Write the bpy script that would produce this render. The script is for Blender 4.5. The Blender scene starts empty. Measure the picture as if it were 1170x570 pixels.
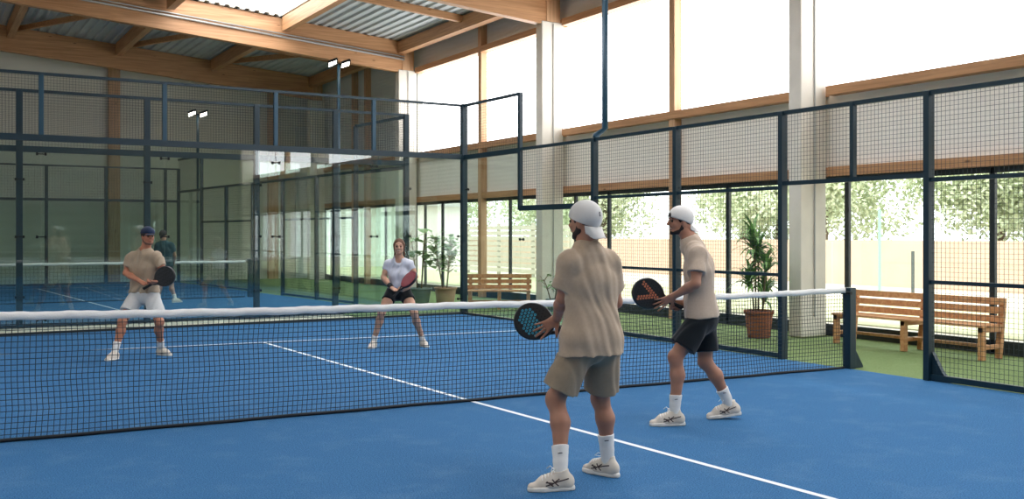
import bpy, bmesh, math, random
import numpy as np
from mathutils import Vector, Matrix
from mathutils.bvhtree import BVHTree
random.seed(7); rng = np.random.default_rng(7)
scene = bpy.context.scene
COL = scene.collection
# ------------------------------------------------------------------ camera, world, light, exposure
CX, CY, CZ, YAW, FPX, HY = -4.193, -8.015, 1.55, 0.533, 1150.0, 267.0
cam_data = bpy.data.cameras.new('camera')
cam_data.sensor_width = 36.0
cam_data.lens = FPX / 1170 * 36
cam_data.shift_y = -(285 - HY) / 1170
cam_data.clip_end = 400
cam = bpy.data.objects.new('camera', cam_data)
cam.location = (CX, CY, CZ)
cam.rotation_euler = (math.pi / 2, 0, -YAW)
COL.objects.link(cam); scene.camera = cam
FW = np.array([math.sin(YAW), math.cos(YAW), 0.0]); RT = np.array([math.cos(YAW), -math.sin(YAW), 0.0])
UP = np.array([0, 0, 1.0])

WORLD_STRENGTH = 4.2
SUN_STRENGTH = 7.0
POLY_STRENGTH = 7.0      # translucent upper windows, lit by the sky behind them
SKYLIGHT_STRENGTH = 8.0
EXPOSURE = -0.25
scene.view_settings.view_transform = 'Standard'
scene.view_settings.look = 'None'
scene.view_settings.exposure = EXPOSURE
scene.view_settings.gamma = 1
scene.view_settings.use_curve_mapping = False
world = bpy.data.worlds.new('sky'); scene.world = world
world.use_nodes = True
bg = world.node_tree.nodes['Background']
bg.inputs[0].default_value = (0.93, 0.97, 1.0, 1); bg.inputs[1].default_value = WORLD_STRENGTH
sun_d = bpy.data.lights.new('sun', 'SUN'); sun_d.energy = SUN_STRENGTH; sun_d.angle = 0.05; sun_d.color = (1, .95, .88)
sun = bpy.data.objects.new('sun', sun_d); COL.objects.link(sun)
sun.rotation_euler = Vector((0.35, 0.25, -1.0)).to_track_quat('-Z', 'Y').to_euler()   # shines from behind the hall onto the yard
scene.cycles.max_bounces = 10
scene.cycles.diffuse_bounces = 5
scene.cycles.transparent_max_bounces = 40
scene.cycles.use_denoising = True
scene.cycles.sample_clamp_indirect = 8
scene.cycles.caustics_reflective = False; scene.cycles.caustics_refractive = False

# ------------------------------------------------------------------ materials
def lin(c):
    if isinstance(c, str):
        c = [int(c[i:i + 2], 16) / 255 for i in (0, 2, 4)]
    return tuple((x / 12.92 if x <= .04045 else ((x + .055) / 1.055) ** 2.4) for x in c) + (1,)
MATS = {}
def nodes_of(name):
    m = bpy.data.materials.new(name); m.use_nodes = True
    nt = m.node_tree
    return m, nt, nt.nodes['Principled BSDF']
def mat(name, c, rough=.6, metal=0, noise=0, nscale=8, bump=0, bscale=60, stretch=None, c2=None, spec=.5, emit=0, sheen=0):
    """flat colour, optionally mottled between c and c2 by noise, with a fine bump"""
    if name in MATS: return MATS[name]
    m, nt, b = nodes_of(name); N = nt.nodes; L = nt.links
    b.inputs['Base Color'].default_value = lin(c); b.inputs['Roughness'].default_value = rough
    b.inputs['Metallic'].default_value = metal; b.inputs['Specular IOR Level'].default_value = spec
    if sheen: b.inputs['Sheen Weight'].default_value = sheen
    tc = N.new('ShaderNodeTexCoord'); mp = N.new('ShaderNodeMapping'); L.new(tc.outputs['Object'], mp.inputs[0])
    if stretch: mp.inputs['Scale'].default_value = stretch
    if noise or c2:
        n = N.new('ShaderNodeTexNoise'); n.inputs['Scale'].default_value = nscale; n.inputs['Detail'].default_value = 5
        L.new(mp.outputs[0], n.inputs['Vector'])
        r = N.new('ShaderNodeValToRGB'); L.new(n.outputs[0], r.inputs[0])
        a = np.array(lin(c)); bb = np.array(lin(c2)) if c2 else a * (1 - noise)
        r.color_ramp.elements[0].color = tuple(bb[:3]) + (1,); r.color_ramp.elements[0].position = .3
        r.color_ramp.elements[1].color = tuple(a[:3]) + (1,); r.color_ramp.elements[1].position = .7
        L.new(r.outputs[0], b.inputs['Base Color'])
    if bump:
        n2 = N.new('ShaderNodeTexNoise'); n2.inputs['Scale'].default_value = bscale; n2.inputs['Detail'].default_value = 3
        L.new(mp.outputs[0], n2.inputs['Vector'])
        bp = N.new('ShaderNodeBump'); bp.inputs['Strength'].default_value = bump; bp.inputs['Distance'].default_value = .01
        L.new(n2.outputs[0], bp.inputs['Height']); L.new(bp.outputs[0], b.inputs['Normal'])
    if emit:
        b.inputs['Emission Color'].default_value = lin(c); b.inputs['Emission Strength'].default_value = emit
    MATS[name] = m; return m

def wood(name, ca, cb, axis):
    if name in MATS: return MATS[name]
    m, nt, b = nodes_of(name); N = nt.nodes; L = nt.links
    tc = N.new('ShaderNodeTexCoord'); mp = N.new('ShaderNodeMapping'); L.new(tc.outputs['Object'], mp.inputs[0])
    s = [14, 14, 14]; s[axis] = .7; mp.inputs['Scale'].default_value = s
    n = N.new('ShaderNodeTexNoise'); n.inputs['Scale'].default_value = 1.6; n.inputs['Detail'].default_value = 7; n.inputs['Distortion'].default_value = .6
    L.new(mp.outputs[0], n.inputs['Vector'])
    r = N.new('ShaderNodeValToRGB'); r.color_ramp.elements[0].position = .32; r.color_ramp.elements[1].position = .68
    r.color_ramp.elements[0].color = lin(ca); r.color_ramp.elements[1].color = lin(cb)
    L.new(n.outputs[0], r.inputs[0])
    # knots
    v = N.new('ShaderNodeTexVoronoi'); v.inputs['Scale'].default_value = 1
    mp2 = N.new('ShaderNodeMapping'); s2 = [4, 4, 4]; s2[axis] = 1.4; mp2.inputs['Scale'].default_value = s2
    L.new(tc.outputs['Object'], mp2.inputs[0]); L.new(mp2.outputs[0], v.inputs['Vector'])
    kr = N.new('ShaderNodeValToRGB'); kr.color_ramp.elements[0].position = .03; kr.color_ramp.elements[1].position = .09
    kr.color_ramp.elements[0].color = (.35, .3, .25, 1); kr.color_ramp.elements[1].color = (1, 1, 1, 1)
    L.new(v.outputs['Distance'], kr.inputs[0])
    mx = N.new('ShaderNodeMix'); mx.data_type = 'RGBA'; mx.blend_type = 'MULTIPLY'; mx.inputs[0].default_value = 1
    L.new(r.outputs[0], mx.inputs[6]); L.new(kr.outputs[0], mx.inputs[7]); L.new(mx.outputs[2], b.inputs['Base Color'])
    b.inputs['Roughness'].default_value = .55
    MATS[name] = m; return m

def glass(name, tint, base=.05, gloss_tint=(1, 1, 1, 1), rough=0.0, strength=.95):
    """thin clear pane: straight see-through plus a Schlick reflection"""
    if name in MATS: return MATS[name]
    m = bpy.data.materials.new(name); m.use_nodes = True; nt = m.node_tree; N = nt.nodes; L = nt.links; N.clear()
    out = N.new('ShaderNodeOutputMaterial'); mix = N.new('ShaderNodeMixShader'); t = N.new('ShaderNodeBsdfTransparent'); g = N.new('ShaderNodeBsdfGlossy')
    t.inputs[0].default_value = tint + (1,); g.inputs[0].default_value = gloss_tint; g.inputs['Roughness'].default_value = rough
    lw = N.new('ShaderNodeLayerWeight'); lw.inputs[0].default_value = .5
    p = N.new('ShaderNodeMath'); p.operation = 'POWER'; p.inputs[1].default_value = 5; L.new(lw.outputs['Facing'], p.inputs[0])
    ma = N.new('ShaderNodeMath'); ma.operation = 'MULTIPLY_ADD'; ma.inputs[1].default_value = strength; ma.inputs[2].default_value = base
    L.new(p.outputs[0], ma.inputs[0]); L.new(ma.outputs[0], mix.inputs[0]); L.new(t.outputs[0], mix.inputs[1]); L.new(g.outputs[0], mix.inputs[2])
    L.new(mix.outputs[0], out.inputs[0]); MATS[name] = m; return m

def siding(name, c, axis, pitch=.12, depth=.5, c2=None):
    """horizontal ribbed sheet"""
    if name in MATS: return MATS[name]
    m, nt, b = nodes_of(name); N = nt.nodes; L = nt.links
    b.inputs['Roughness'].default_value = .5; b.inputs['Base Color'].default_value = lin(c)
    tc = N.new('ShaderNodeTexCoord'); w = N.new('ShaderNodeTexWave'); w.wave_type = 'BANDS'; w.bands_direction = 'Z'; w.wave_profile = 'SIN'
    w.inputs['Scale'].default_value = math.pi / 10 / pitch; w.inputs['Distortion'].default_value = 0
    L.new(tc.outputs['Object'], w.inputs['Vector'])
    bp = N.new('ShaderNodeBump'); bp.inputs['Strength'].default_value = depth; bp.inputs['Distance'].default_value = .03
    L.new(w.outputs['Fac'], bp.inputs['Height']); L.new(bp.outputs[0], b.inputs['Normal'])
    MATS[name] = m; return m

def turf(name, ca, cb, cs, sand=.45):
    if name in MATS: return MATS[name]
    m, nt, b = nodes_of(name); N = nt.nodes; L = nt.links
    b.inputs['Roughness'].default_value = .9; b.inputs['Specular IOR Level'].default_value = .15
    tc = N.new('ShaderNodeTexCoord')
    n = N.new('ShaderNodeTexNoise'); n.inputs['Scale'].default_value = 110; n.inputs['Detail'].default_value = 3; L.new(tc.outputs['Object'], n.inputs['Vector'])
    r = N.new('ShaderNodeValToRGB'); r.color_ramp.elements[0].position = .35; r.color_ramp.elements[1].position = .68
    r.color_ramp.elements[0].color = lin(ca); r.color_ramp.elements[1].color = lin(cb); L.new(n.outputs[0], r.inputs[0])
    n2 = N.new('ShaderNodeTexNoise'); n2.inputs['Scale'].default_value = 2.6; n2.inputs['Detail'].default_value = 8; n2.inputs['Roughness'].default_value = .72; L.new(tc.outputs['Object'], n2.inputs['Vector'])
    r2 = N.new('ShaderNodeValToRGB'); r2.color_ramp.elements[0].position = .5; r2.color_ramp.elements[1].position = .8
    r2.color_ramp.elements[0].color = (0, 0, 0, 1); r2.color_ramp.elements[1].color = (sand,) * 3 + (1,); L.new(n2.outputs[0], r2.inputs[0])
    mx = N.new('ShaderNodeMix'); mx.data_type = 'RGBA'; L.new(r2.outputs[0], mx.inputs[0]); L.new(r.outputs[0], mx.inputs[6]); mx.inputs[7].default_value = lin(cs)
    L.new(mx.outputs[2], b.inputs['Base Color'])
    bp = N.new('ShaderNodeBump'); bp.inputs['Strength'].default_value = .5; bp.inputs['Distance'].default_value = .01
    L.new(n.outputs[0], bp.inputs['Height']); L.new(bp.outputs[0], b.inputs['Normal'])
    MATS[name] = m; return m

def emissive(name, c, strength, lines=None):
    if name in MATS: return MATS[name]
    m = bpy.data.materials.new(name); m.use_nodes = True; nt = m.node_tree; N = nt.nodes; L = nt.links; N.clear()
    out = N.new('ShaderNodeOutputMaterial'); e = N.new('ShaderNodeEmission'); e.inputs[0].default_value = lin(c); e.inputs[1].default_value = strength
    L.new(e.outputs[0], out.inputs[0]); MATS[name] = m; return m

M_STEEL = mat('painted steel', '0c2833', .4, .1)
M_STEEL2 = mat('painted steel blue', '1b4052', .4, .1)
M_WIRE = mat('fence wire', '1b2c30', .5)
M_BLACK = mat('black frame', '1c2427', .45)
M_CLAMP = mat('dark clamp', '15191b', .4, .6)
M_GLASS = glass('court glass', (.905, .955, .935), .06)
M_WGLASS = glass('window glass', (.95, .965, .95), .03)
M_CONC = mat('column concrete', 'dcd6c9', .8, noise=.1, nscale=3, bump=.15, bscale=40)
M_WOODX = wood('spruce x', 'a5774f', 'c49468', 0)
M_WOODY = wood('spruce y', 'a5774f', 'c49468', 1)
M_WOODZ = wood('spruce z', 'b38a63', 'cfa680', 2)
M_WOODB = wood('bench wood', 'b97d4c', 'd6a673', 1)
M_PANEL = siding('cream ribbed panel', 'f2ede2', 1, .1, .12)
M_PANELD = siding('grey ribbed panel', 'dcddd8', 1, .1, .12)
M_DARK = mat('dim hall end', '4a4a46', .8)  # dimness put into the colour: stands in for a longer hall in glass reflections
M_END = siding('end wall siding', 'd6d3c6', 0, .3, .2)
M_DECK = mat('galvanised deck', 'c2c9ca', .6, .0, noise=.12, nscale=2)
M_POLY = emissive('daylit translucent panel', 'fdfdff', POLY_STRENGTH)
M_SKY = emissive('daylit rooflight', 'f4f8ff', SKYLIGHT_STRENGTH)
M_LAMP = emissive('lit lamp lens', 'fff6e6', 14)
M_COURT = turf('blue court turf', '1f4d78', '4277a1', '7c97b0', .22)
M_COURT2 = M_COURT
M_GREEN = turf('green turf', '5c7242', '869a66', 'a0a882', .3)
M_FLOOR = mat('concrete floor', 'e4dac6', .85, noise=.12, nscale=3)
M_LINE = mat('white line', 'dfe6ea', .85, noise=.1, nscale=40)

# ------------------------------------------------------------------ geometry helpers
def link(name, me, m=None, parent=None, smooth=False):
    o = bpy.data.objects.new(name, me); COL.objects.link(o)
    if m is not None: me.materials.append(m)
    if parent is not None: o.parent = parent
    if smooth:
        me.polygons.foreach_set('use_smooth', [True] * len(me.polygons))
    return o
class MB:
    """collects simple solids into one mesh"""
    def __init__(s): s.v = []; s.f = []
    def box(s, a, b):
        x0, y0, z0 = a; x1, y1, z1 = b; n = len(s.v)
        s.v += [(x0, y0, z0), (x1, y0, z0), (x1, y1, z0), (x0, y1, z0), (x0, y0, z1), (x1, y0, z1), (x1, y1, z1), (x0, y1, z1)]
        s.f += [[n + i for i in q] for q in ((0, 3, 2, 1), (4, 5, 6, 7), (0, 1, 5, 4), (1, 2, 6, 5), (2, 3, 7, 6), (3, 0, 4, 7))]
        return s
    def bar(s, p, q, w, h=None, up=(0, 0, 1)):
        """rectangular bar from p to q; w across, h along up"""
        h = h or w; p = Vector(p); q = Vector(q); d = (q - p).normalized(); u = Vector(up)
        if abs(d.dot(u)) > .99: u = Vector((0, 1, 0)) if abs(d.y) < .9 else Vector((1, 0, 0))
        r = d.cross(u).normalized(); u = r.cross(d).normalized(); n = len(s.v)
        for c in (p, q):
            for a, b in ((-1, -1), (1, -1), (1, 1), (-1, 1)):
                s.v.append(tuple(c + r * (a * w / 2) + u * (b * h / 2)))
        s.f += [[n + i for i in k] for k in ((0, 1, 2, 3), (7, 6, 5, 4), (0, 4, 5, 1), (1, 5, 6, 2), (2, 6, 7, 3), (3, 7, 4, 0))]
        return s
    def tube(s, pts, rad, seg=10, closed=False, caps=True):
        pts = [Vector(p) for p in pts]; m = len(pts); n0 = len(s.v)
        rads = rad if isinstance(rad, (list, tuple)) else [rad] * m
        prev = None
        for i, p in enumerate(pts):
            if closed: d = pts[(i + 1) % m] - pts[i - 1]
            else: d = pts[min(i + 1, m - 1)] - pts[max(i - 1, 0)]
            d.normalize()
            if prev is None:
                u = Vector((0, 0, 1)) if abs(d.z) < .9 else Vector((1, 0, 0)); r = d.cross(u).normalized()
            else:
                r = (prev - d * prev.dot(d)).normalized()
            prev = r; u = d.cross(r)
            for k in range(seg):
                a = 2 * math.pi * k / seg
                s.v.append(tuple(p + (r * math.cos(a) + u * math.sin(a)) * rads[i]))
        for i in range(m if closed else m - 1):
            for k in range(seg):
                a = n0 + i * seg + k; b = n0 + i * seg + (k + 1) % seg; j = (i + 1) % m
                c = n0 + j * seg + (k + 1) % seg; d_ = n0 + j * seg + k
                s.f.append([a, b, c, d_])
        if caps and not closed:
            s.f.append([n0 + k for k in range(seg)][::-1]); s.f.append([n0 + (m - 1) * seg + k for k in range(seg)])
        return s
    def lathe(s, prof, seg=28, c=(0, 0, 0)):
        n0 = len(s.v)
        for r, z in prof:
            for k in range(seg):
                a = 2 * math.pi * k / seg; s.v.append((c[0] + r * math.cos(a), c[1] + r * math.sin(a), c[2] + z))
        for i in range(len(prof) - 1):
            for k in range(seg):
                s.f.append([n0 + i * seg + k, n0 + i * seg + (k + 1) % seg, n0 + (i + 1) * seg + (k + 1) % seg, n0 + (i + 1) * seg + k])
        return s
    def poly(s, pts):
        n = len(s.v); s.v += [tuple(p) for p in pts]; s.f.append(list(range(n, n + len(pts)))); return s
    def prism(s, pts, off):
        """closed polygon extruded by vector off"""
        n = len(s.v); k = len(pts); off = Vector(off)
        s.v += [tuple(p) for p in pts] + [tuple(Vector(p) + off) for p in pts]
        s.f.append(list(range(n + k - 1, n - 1, -1))); s.f.append(list(range(n + k, n + 2 * k)))
        for i in range(k): j = (i + 1) % k; s.f.append([n + i, n + j, n + k + j, n + k + i])
        return s
    def build(s, name, m=None, parent=None, smooth=False, bevel=0):
        me = bpy.data.meshes.new(name); me.from_pydata(s.v, [], s.f); me.update()
        o = link(name, me, m, parent, smooth)
        bm = bmesh.new(); bm.from_mesh(me); bmesh.ops.recalc_face_normals(bm, faces=bm.faces); bm.to_mesh(me); bm.free()
        if bevel:
            md = o.modifiers.new('bevel', 'BEVEL'); md.width = bevel; md.segments = 2; md.limit_method = 'ANGLE'
        return o
def empty(name, loc=(0, 0, 0), parent=None):
    o = bpy.data.objects.new(name, None); COL.objects.link(o); o.location = loc; o.empty_display_size = .1
    if parent: o.parent = parent
    return o
def tag(o, label=None, cat=None, group=None, kind=None):
    if label: o['label'] = label
    if cat: o['category'] = cat
    if group: o['group'] = group
    if kind: o['kind'] = kind
    return o
def adopt(root, objs):
    """parent world-space meshes to a root Empty that sits at the thing's base"""
    for o in objs:
        o.parent = root; o.matrix_parent_inverse = Matrix.Translation(-Vector(root.location))

def W(px, py, D):
    """world point seen at photo pixel (px,py) at view depth D"""
    return np.array([CX, CY, CZ]) + D * (FW + (px - 585) / FPX * RT + (HY - py) / FPX * UP)
def on_x(X, px):
    d = FW + (px - 585) / FPX * RT; return CY + (X - CX) / d[0] * d[1]
def on_y(Y, px):
    d = FW + (px - 585) / FPX * RT; return CX + (Y - CY) / d[1] * d[0]
def gnd(px, py, z=0.0):
    d = FW + (px - 585) / FPX * RT + (HY - py) / FPX * UP
    t = (z - CZ) / d[2]; return np.array([CX, CY, CZ]) + t * d

# ------------------------------------------------------------------ the hall
XW = 7.8                     # inner face of the window wall
END = 26.2                   # end wall
YN = -14.0                   # hall continues behind the camera
XL = -16.0
def struct(o): o['kind'] = 'structure'; return o
struct(MB().box((XL, YN, -.2), (XW + .3, END + .2, -.02)).build('floor', M_FLOOR))
# green turf walk along the window wall and behind the courts' right side
g = struct(MB().box((2.9, YN, -.019), (XW, END, -.004)).build('floor_turf_walk', M_GREEN))
# court surfaces
court = struct(MB().prism([(-5.0, YN, -.018), (5.02, YN, -.018), (5.02, 5.0, -.018), (4.93, 9.2, -.018), (-5.0, 9.05, -.018)], (0, 0, .018)).build('floor_court', M_COURT))
def strip(a, b, w, z=.003, parent=None, name='court_line'):
    a = Vector((a[0], a[1], z)); b = Vector((b[0], b[1], z)); d = (b - a).normalized(); r = Vector((d.y, -d.x, 0)) * w / 2
    return MB().poly([a - r, b - r, b + r, a + r]).build(name, M_LINE, parent)
T = gnd(300, 391)
near = gnd(950, 570)
dirc = (near - gnd(548, 461)); ext = near + dirc * .6
strip(T[:2], gnd(548, 461)[:2], .05, parent=court); strip(gnd(548, 461)[:2], ext[:2], .05, parent=court)
sl, sr = gnd(0, 405), gnd(522, 381)
dv = (sr - sl) / np.linalg.norm(sr - sl)
strip((sl - dv * 1.6)[:2], (sl + dv * ((4.9 - sl[0]) / dv[0]))[:2], .05, parent=court)
strip((-5, -6.9), (5, -6.9), .05, parent=court)
# second court
C2 = [(-6.0, 10.5), (4.15, 10.5), (2.95, 25.0), (-7.0, 25.0)]
court2 = struct(MB().prism([(x, y, -.0035) for x, y in C2], (0, 0, .005)).build('floor_far_court', M_COURT2))
a2, b2 = gnd(43, 330), gnd(135, 354)
strip(a2[:2], (a2 + (b2 - a2) * 1.25)[:2], .05, .005, court2)
strip((a2[0] - 6, a2[1]), (3.1, a2[1]), .05, .005, court2)

# walls
ROOF0, SLOPE = 6.86, .083
def roofz(x): return ROOF0 + SLOPE * (6.82 - x)
struct(MB().box((XL, END, -.02), (XW + .3, END + .2, 10)).build('wall_back', M_END))
struct(MB().box((XL - .2, YN, -.02), (XL, END, 10)).build('wall_left', M_END))
struct(MB().box((XL, YN - .2, -.02), (XW + .3, YN, 10)).build('wall_front', M_DARK))
# window wall: band between lower and upper windows, and band above
wr = struct(MB().box((XW, YN, 2.52), (XW + .2, END, 3.72)).build('wall_right', M_PANEL))
MB().box((XW, YN, 6.0), (XW + .2, END, 7.0)).build('upper_band', M_PANELD, wr)
COLS = [-11.9, -4.6, 2.72, 9.95, 17.3, 24.6]     # column centres along the wall
STUDS = [(a + b) / 2 - .03 for a, b in zip(COLS[:-1], COLS[1:])]
MB().box((XW + .001, 17.5, 3.72), (XW + .2, END, 6.0)).build('blind_panel', M_PANELD, wr)
n_win = 0
for i, (a, b) in enumerate(zip(COLS[:-1] + [COLS[-1]], COLS[1:] + [END + .2])):
    a0, b0 = a + .0, b - .0
    # ---- upper translucent windows
    if a < 17:
        n_win += 1
        w_ = struct(MB().box((XW + .06, a0, 3.72), (XW + .1, b0, 6.0)).build('window_%d' % n_win, M_POLY))
    # ---- lower clear windows
    n_win += 1
    f = MB()
    z0, z1 = -.015, 2.4
    ys = {2: [2.96, 4.95, 7.9, 9.6], 1: [-4.4, -2.0, .38, 2.6]}.get(i)
    if i == 1: muls = [-2.1, .05]
    elif i == 2: muls = [on_x(XW, 832), on_x(XW, 696)]
    elif i == 3: muls = [on_x(XW, 583), on_x(XW, 500) - .3]
    else: muls = [a0 + (b0 - a0) * .33, a0 + (b0 - a0) * .66]
    f.box((XW - .02, a0, z0), (XW + .03, b0, z0 + .19)); f.box((XW - .02, a0, z1 - .06), (XW + .03, b0, z1 + .04))
    for y in [a0 + .3, b0 - .3] + muls:
        f.box((XW - .02, y - .04, z0), (XW + .03, y + .04, z1))
    wf = struct(f.build('window_%d' % n_win, M_BLACK))
    ysort = sorted([a0, b0] + muls)
    for y0, y1 in zip(ysort[:-1], ysort[1:]):
        MB().box((XW + .004, y0 + .02, z0 + .1), (XW + .01, y1 - .02, z1 - .02)).build('pane', M_WGLASS, wf)
# timber trim of the wall
tn = 0
for i, (a, b) in enumerate(zip(COLS[:-1] + [COLS[-1]], COLS[1:] + [END + .1])):
    for nm, z0, z1, x0 in (('sill', 3.64, 3.78, XW - .19), ('header', 2.42, 2.56, XW - .14), ('head', 5.98, 6.12, XW - .2)):
        if a > 17 and nm == 'head': continue
        tn += 1
        struct(MB().box((x0, a + .05, z0), (XW + .04, b - .05, z1)).build('trim_%d' % tn, M_WOODY))
for y in STUDS + [on_x(XW - .1, 405)]:
    tn += 1
    struct(MB().box((XW - .17, y - .08, 0), (XW - .001, y + .08, 6.75)).build('trim_%d' % tn, M_WOODZ, bevel=.006))
for k, y in enumerate(COLS):
    c = MB().box((7.14, y, 0), (7.68, y + .25, 6.05)).build('concrete_column', M_CONC, bevel=.02)
    tag(c, kind='structure')
    cap = MB().box((7.26, y + .005, 6.05), (7.6, y + .235, 6.95)).build('column_head', M_WOODZ, c)
    MB().tube([(7.42, y - .014, .3), (7.42, y - .014, 6.0)], .012, 8).build('conduit', mat('grey conduit', 'a9aaa6', .5), c)

# roof: corrugated deck, beams, purlins, rooflights
def deck(x0, x1, y0, y1):
    pitch, h = .25, .045
    xs = []; x = x0
    prof = [(0, h), (.09, h), (.12, 0), (.22, 0), (.25, h)]
    while x < x1 - 1e-6:
        for dx, dz in prof[:-1]:
            if x + dx <= x1: xs.append((x + dx, dz))
        x += pitch
    xs.append((x1, h))
    m = MB(); n = len(xs)
    for y in (y0, y1):
        for x, dz in xs: m.v.append((x, y, roofz(x) + dz))
    for i in range(n - 1): m.f.append([i, i + 1, n + i + 1, n + i])
    return m
SKX = (1.15, 3.85)
dk = deck(SKX[1], XW + .2, YN, END)
d2 = deck(-7.0, SKX[0], YN, END); k0 = len(dk.v); dk.v += d2.v; dk.f += [[q + k0 for q in f] for f in d2.f]
for x0, x1 in ((SKX[0], SKX[1]),):
    d2 = deck(x0, x1, 17.2, END); k0 = len(dk.v); dk.v += d2.v; dk.f += [[q + k0 for q in f] for f in d2.f]
for x0, x1, y0 in ((XL, -9.7, YN), (-9.7, -7.0, 9.9)):
    d2 = deck(x0, x1, y0, END); k0 = len(dk.v); dk.v += d2.v; dk.f += [[q + k0 for q in f] for f in d2.f]
ceil = struct(dk.build('ceiling', M_DECK))
for i, (a, b) in enumerate(((-13.9, -4.7), (-4.5, 9.85), (10.05, 17.2))):
    for x0, x1 in ((SKX[0] + .02, SKX[1] - .02), (-9.68, -7.02)):  # left strip: unseen glowing rooflights added as fill light on the players
        if i == 2 and x0 < 0: continue
        n_win += 1
        m = MB().prism([(x0, a, roofz(x0) + .06), (x1, a, roofz(x1) + .06), (x1, b, roofz(x1) + .06), (x0, b, roofz(x0) + .06)], (0, 0, .03))
        struct(m.build('window_%d' % n_win, M_SKY))
def beam(y, depth, thick, name='roof_beam', x0=XL, x1=7.45):
    m = MB(); t = thick / 2
    pr = [(x0, y - t, roofz(x0) - depth), (x1, y - t, roofz(x1) - depth), (x1, y - t, roofz(x1)), (x0, y - t, roofz(x0))]
    o = m.prism(pr, (0, thick, 0)).build(name, M_WOODX, bevel=.008); tag(o, kind='structure'); return o
for y in COLS: beam(y + .12, .84 if y < 20 else .74, .2)
bb = beam  # rafters between the beams
for y in STUDS[2:]:
    beam(y, .17, .12, 'roof_rafter', SKX[1] + .05, 7.25)
# conduit rail along the second beam's face
rail = MB()
for dz, r in ((.0, .03), (.075, .018)):
    rail.tube([(x, 17.3 + .12 - .1 - .045, roofz(x) - .49 + dz) for x in (XL, 7.3)], r, 8)
o = rail.build('cable_conduit', mat('zinc conduit', '9c9b96', .35, .5), smooth=True); tag(o, 'pale metal conduit pair running along the lit roof beam', 'conduit')
# edge beam along the wall and purlins between the beams
struct(MB().box((7.12, YN, roofz(7.2) - .34), (7.34, END, roofz(7.2) - .02)).build('roof_edge_beam', M_WOODY))
pur = [SKX[1] + .08, SKX[0] - .08, -1.9, -4.6, -7.0, -9.8]
for j, x in enumerate(pur):
    for a, b in zip(COLS[:-1], COLS[1:]):
        o = MB().box((x - .09, a + .11, roofz(x) - .36), (x + .09, b - .11, roofz(x) - .001)).build('roof_purlin', M_WOODY); tag(o, kind='structure')
for (xa, xb) in ((-1.8, .8), (1.1, 3.4), (3.9, 6.9), (-4.5, -2.0)):
    o = MB().bar((xa, 24.4, roofz(xa) - .12), (xb + .2, 17.5, roofz(xb) - .12), .1, .14).build('roof_brace', M_WOODX); tag(o, kind='structure')

# wooden posts on the end wall
for px in (130, 285):
    x = on_y(END - .05, px) if px == 130 else on_y(END - .05, px) + .8
    tn += 1
    struct(MB().box((x - .17, END - .2, 0), (x + .17, END - .001, 7.3)).build('trim_%d' % tn, M_WOODZ))
# service door high on the end wall
struct(MB().box((on_y(END, 337), END - .06, 0), (on_y(END, 356), END - .001, 5.3)).build('door_1', mat('pale door', 'c9ccc8', .5)))

# ------------------------------------------------------------------ wire mesh and glass enclosures
def wires(p, q, z0, z1, sp=.05, r=.0016):
    """welded mesh in the vertical plane from p to q"""
    m = MB(); p = Vector((p[0], p[1], 0)); q = Vector((q[0], q[1], 0)); L_ = (q - p).length; d = (q - p) / L_
    n = max(2, int(round(L_ / sp)))
    for i in range(1, n):
        c = p + d * (L_ * i / n); m.bar((c.x, c.y, z0), (c.x, c.y, z1), 2 * r)
    k = max(2, int(round((z1 - z0) / sp)))
    for i in range(1, k):
        z = z0 + (z1 - z0) * i / k; m.bar((p.x, p.y, z), (q.x, q.y, z), 2 * r)
    return m
def post(p, z0, z1, w=.08, t=.06, root=None, m=M_STEEL, d=(0, 1)):
    return MB().bar((p[0], p[1], z0), (p[0], p[1], z1), w, t).build('post', m, root, bevel=.004)
def rail_(p, q, z, h=.05, t=.05, root=None, m=M_STEEL, name='rail'):
    return MB().bar((p[0], p[1], z), (q[0], q[1], z), t, h).build(name, m, root)
def pane(p, q, z0, z1, root, t=.012):
    return MB().bar(((p[0]), p[1], (z0 + z1) / 2), (q[0], q[1], (z0 + z1) / 2), t, z1 - z0).build('glass_pane', M_GLASS, root)
def clamp(p, z, d, root):
    d = Vector((d[0], d[1], 0)).normalized(); n = Vector((-d.y, d.x, 0)); c = Vector((p[0], p[1], z))
    m = MB()
    for s in (-.075, .045):
        m.bar(c + d * s - n * .02 + Vector((0, 0, 0)), c + d * (s + .03) - n * .02, .03, .045)
    m.bar(c - d * .075 - n * .012, c + d * .075 - n * .012, .014, .016)
    return m.build('glass_clamp', M_CLAMP, root)

# -- back wall of the near court
def backpt(x): return (x, 9.2 - (4.93 - x) * .018)
pxs = [530, 427, 315, 188, 47]
bx = []
for px in pxs:
    x = 4.9
    for _ in range(6): x = on_y(backpt(x)[1], px)
    bx.append(x)
bx += [bx[-1] - 1.95]
root = empty('glass_back_wall', (bx[2], backpt(bx[2])[1], 0)); kids = []
tag(root, 'clear glass back wall of the near court topped with a wire mesh band', 'glass wall')
T0 = 4.02
for i, (xa, xb) in enumerate(zip(bx[:-1], bx[1:])):
    p, q = backpt(xa), backpt(xb)
    kids.append(pane((p[0] - .006, p[1]), (q[0] + .006, q[1]), .05, 3.0, None))
    kids.append(wires(p, q, 3.05, T0, .045).build('mesh_panel', M_WIRE))
    kids.append(rail_(p, q, T0, .045, .05)); kids.append(rail_(p, q, 3.03, .1, .07)); kids.append(rail_(p, q, .02, .035, .06, m=M_BLACK, name='base_rail'))
    if i:
        kids.append(post(p, 3.0, T0, .07, .05, m=M_STEEL2))
        for z in (.22, 1.5, 2.78): kids.append(clamp((p[0], p[1]), z, (1, 0), None))
kids.append(post(backpt(bx[0]), 0, T0 + .03, .11, .1))
adopt(root, kids)
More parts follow.
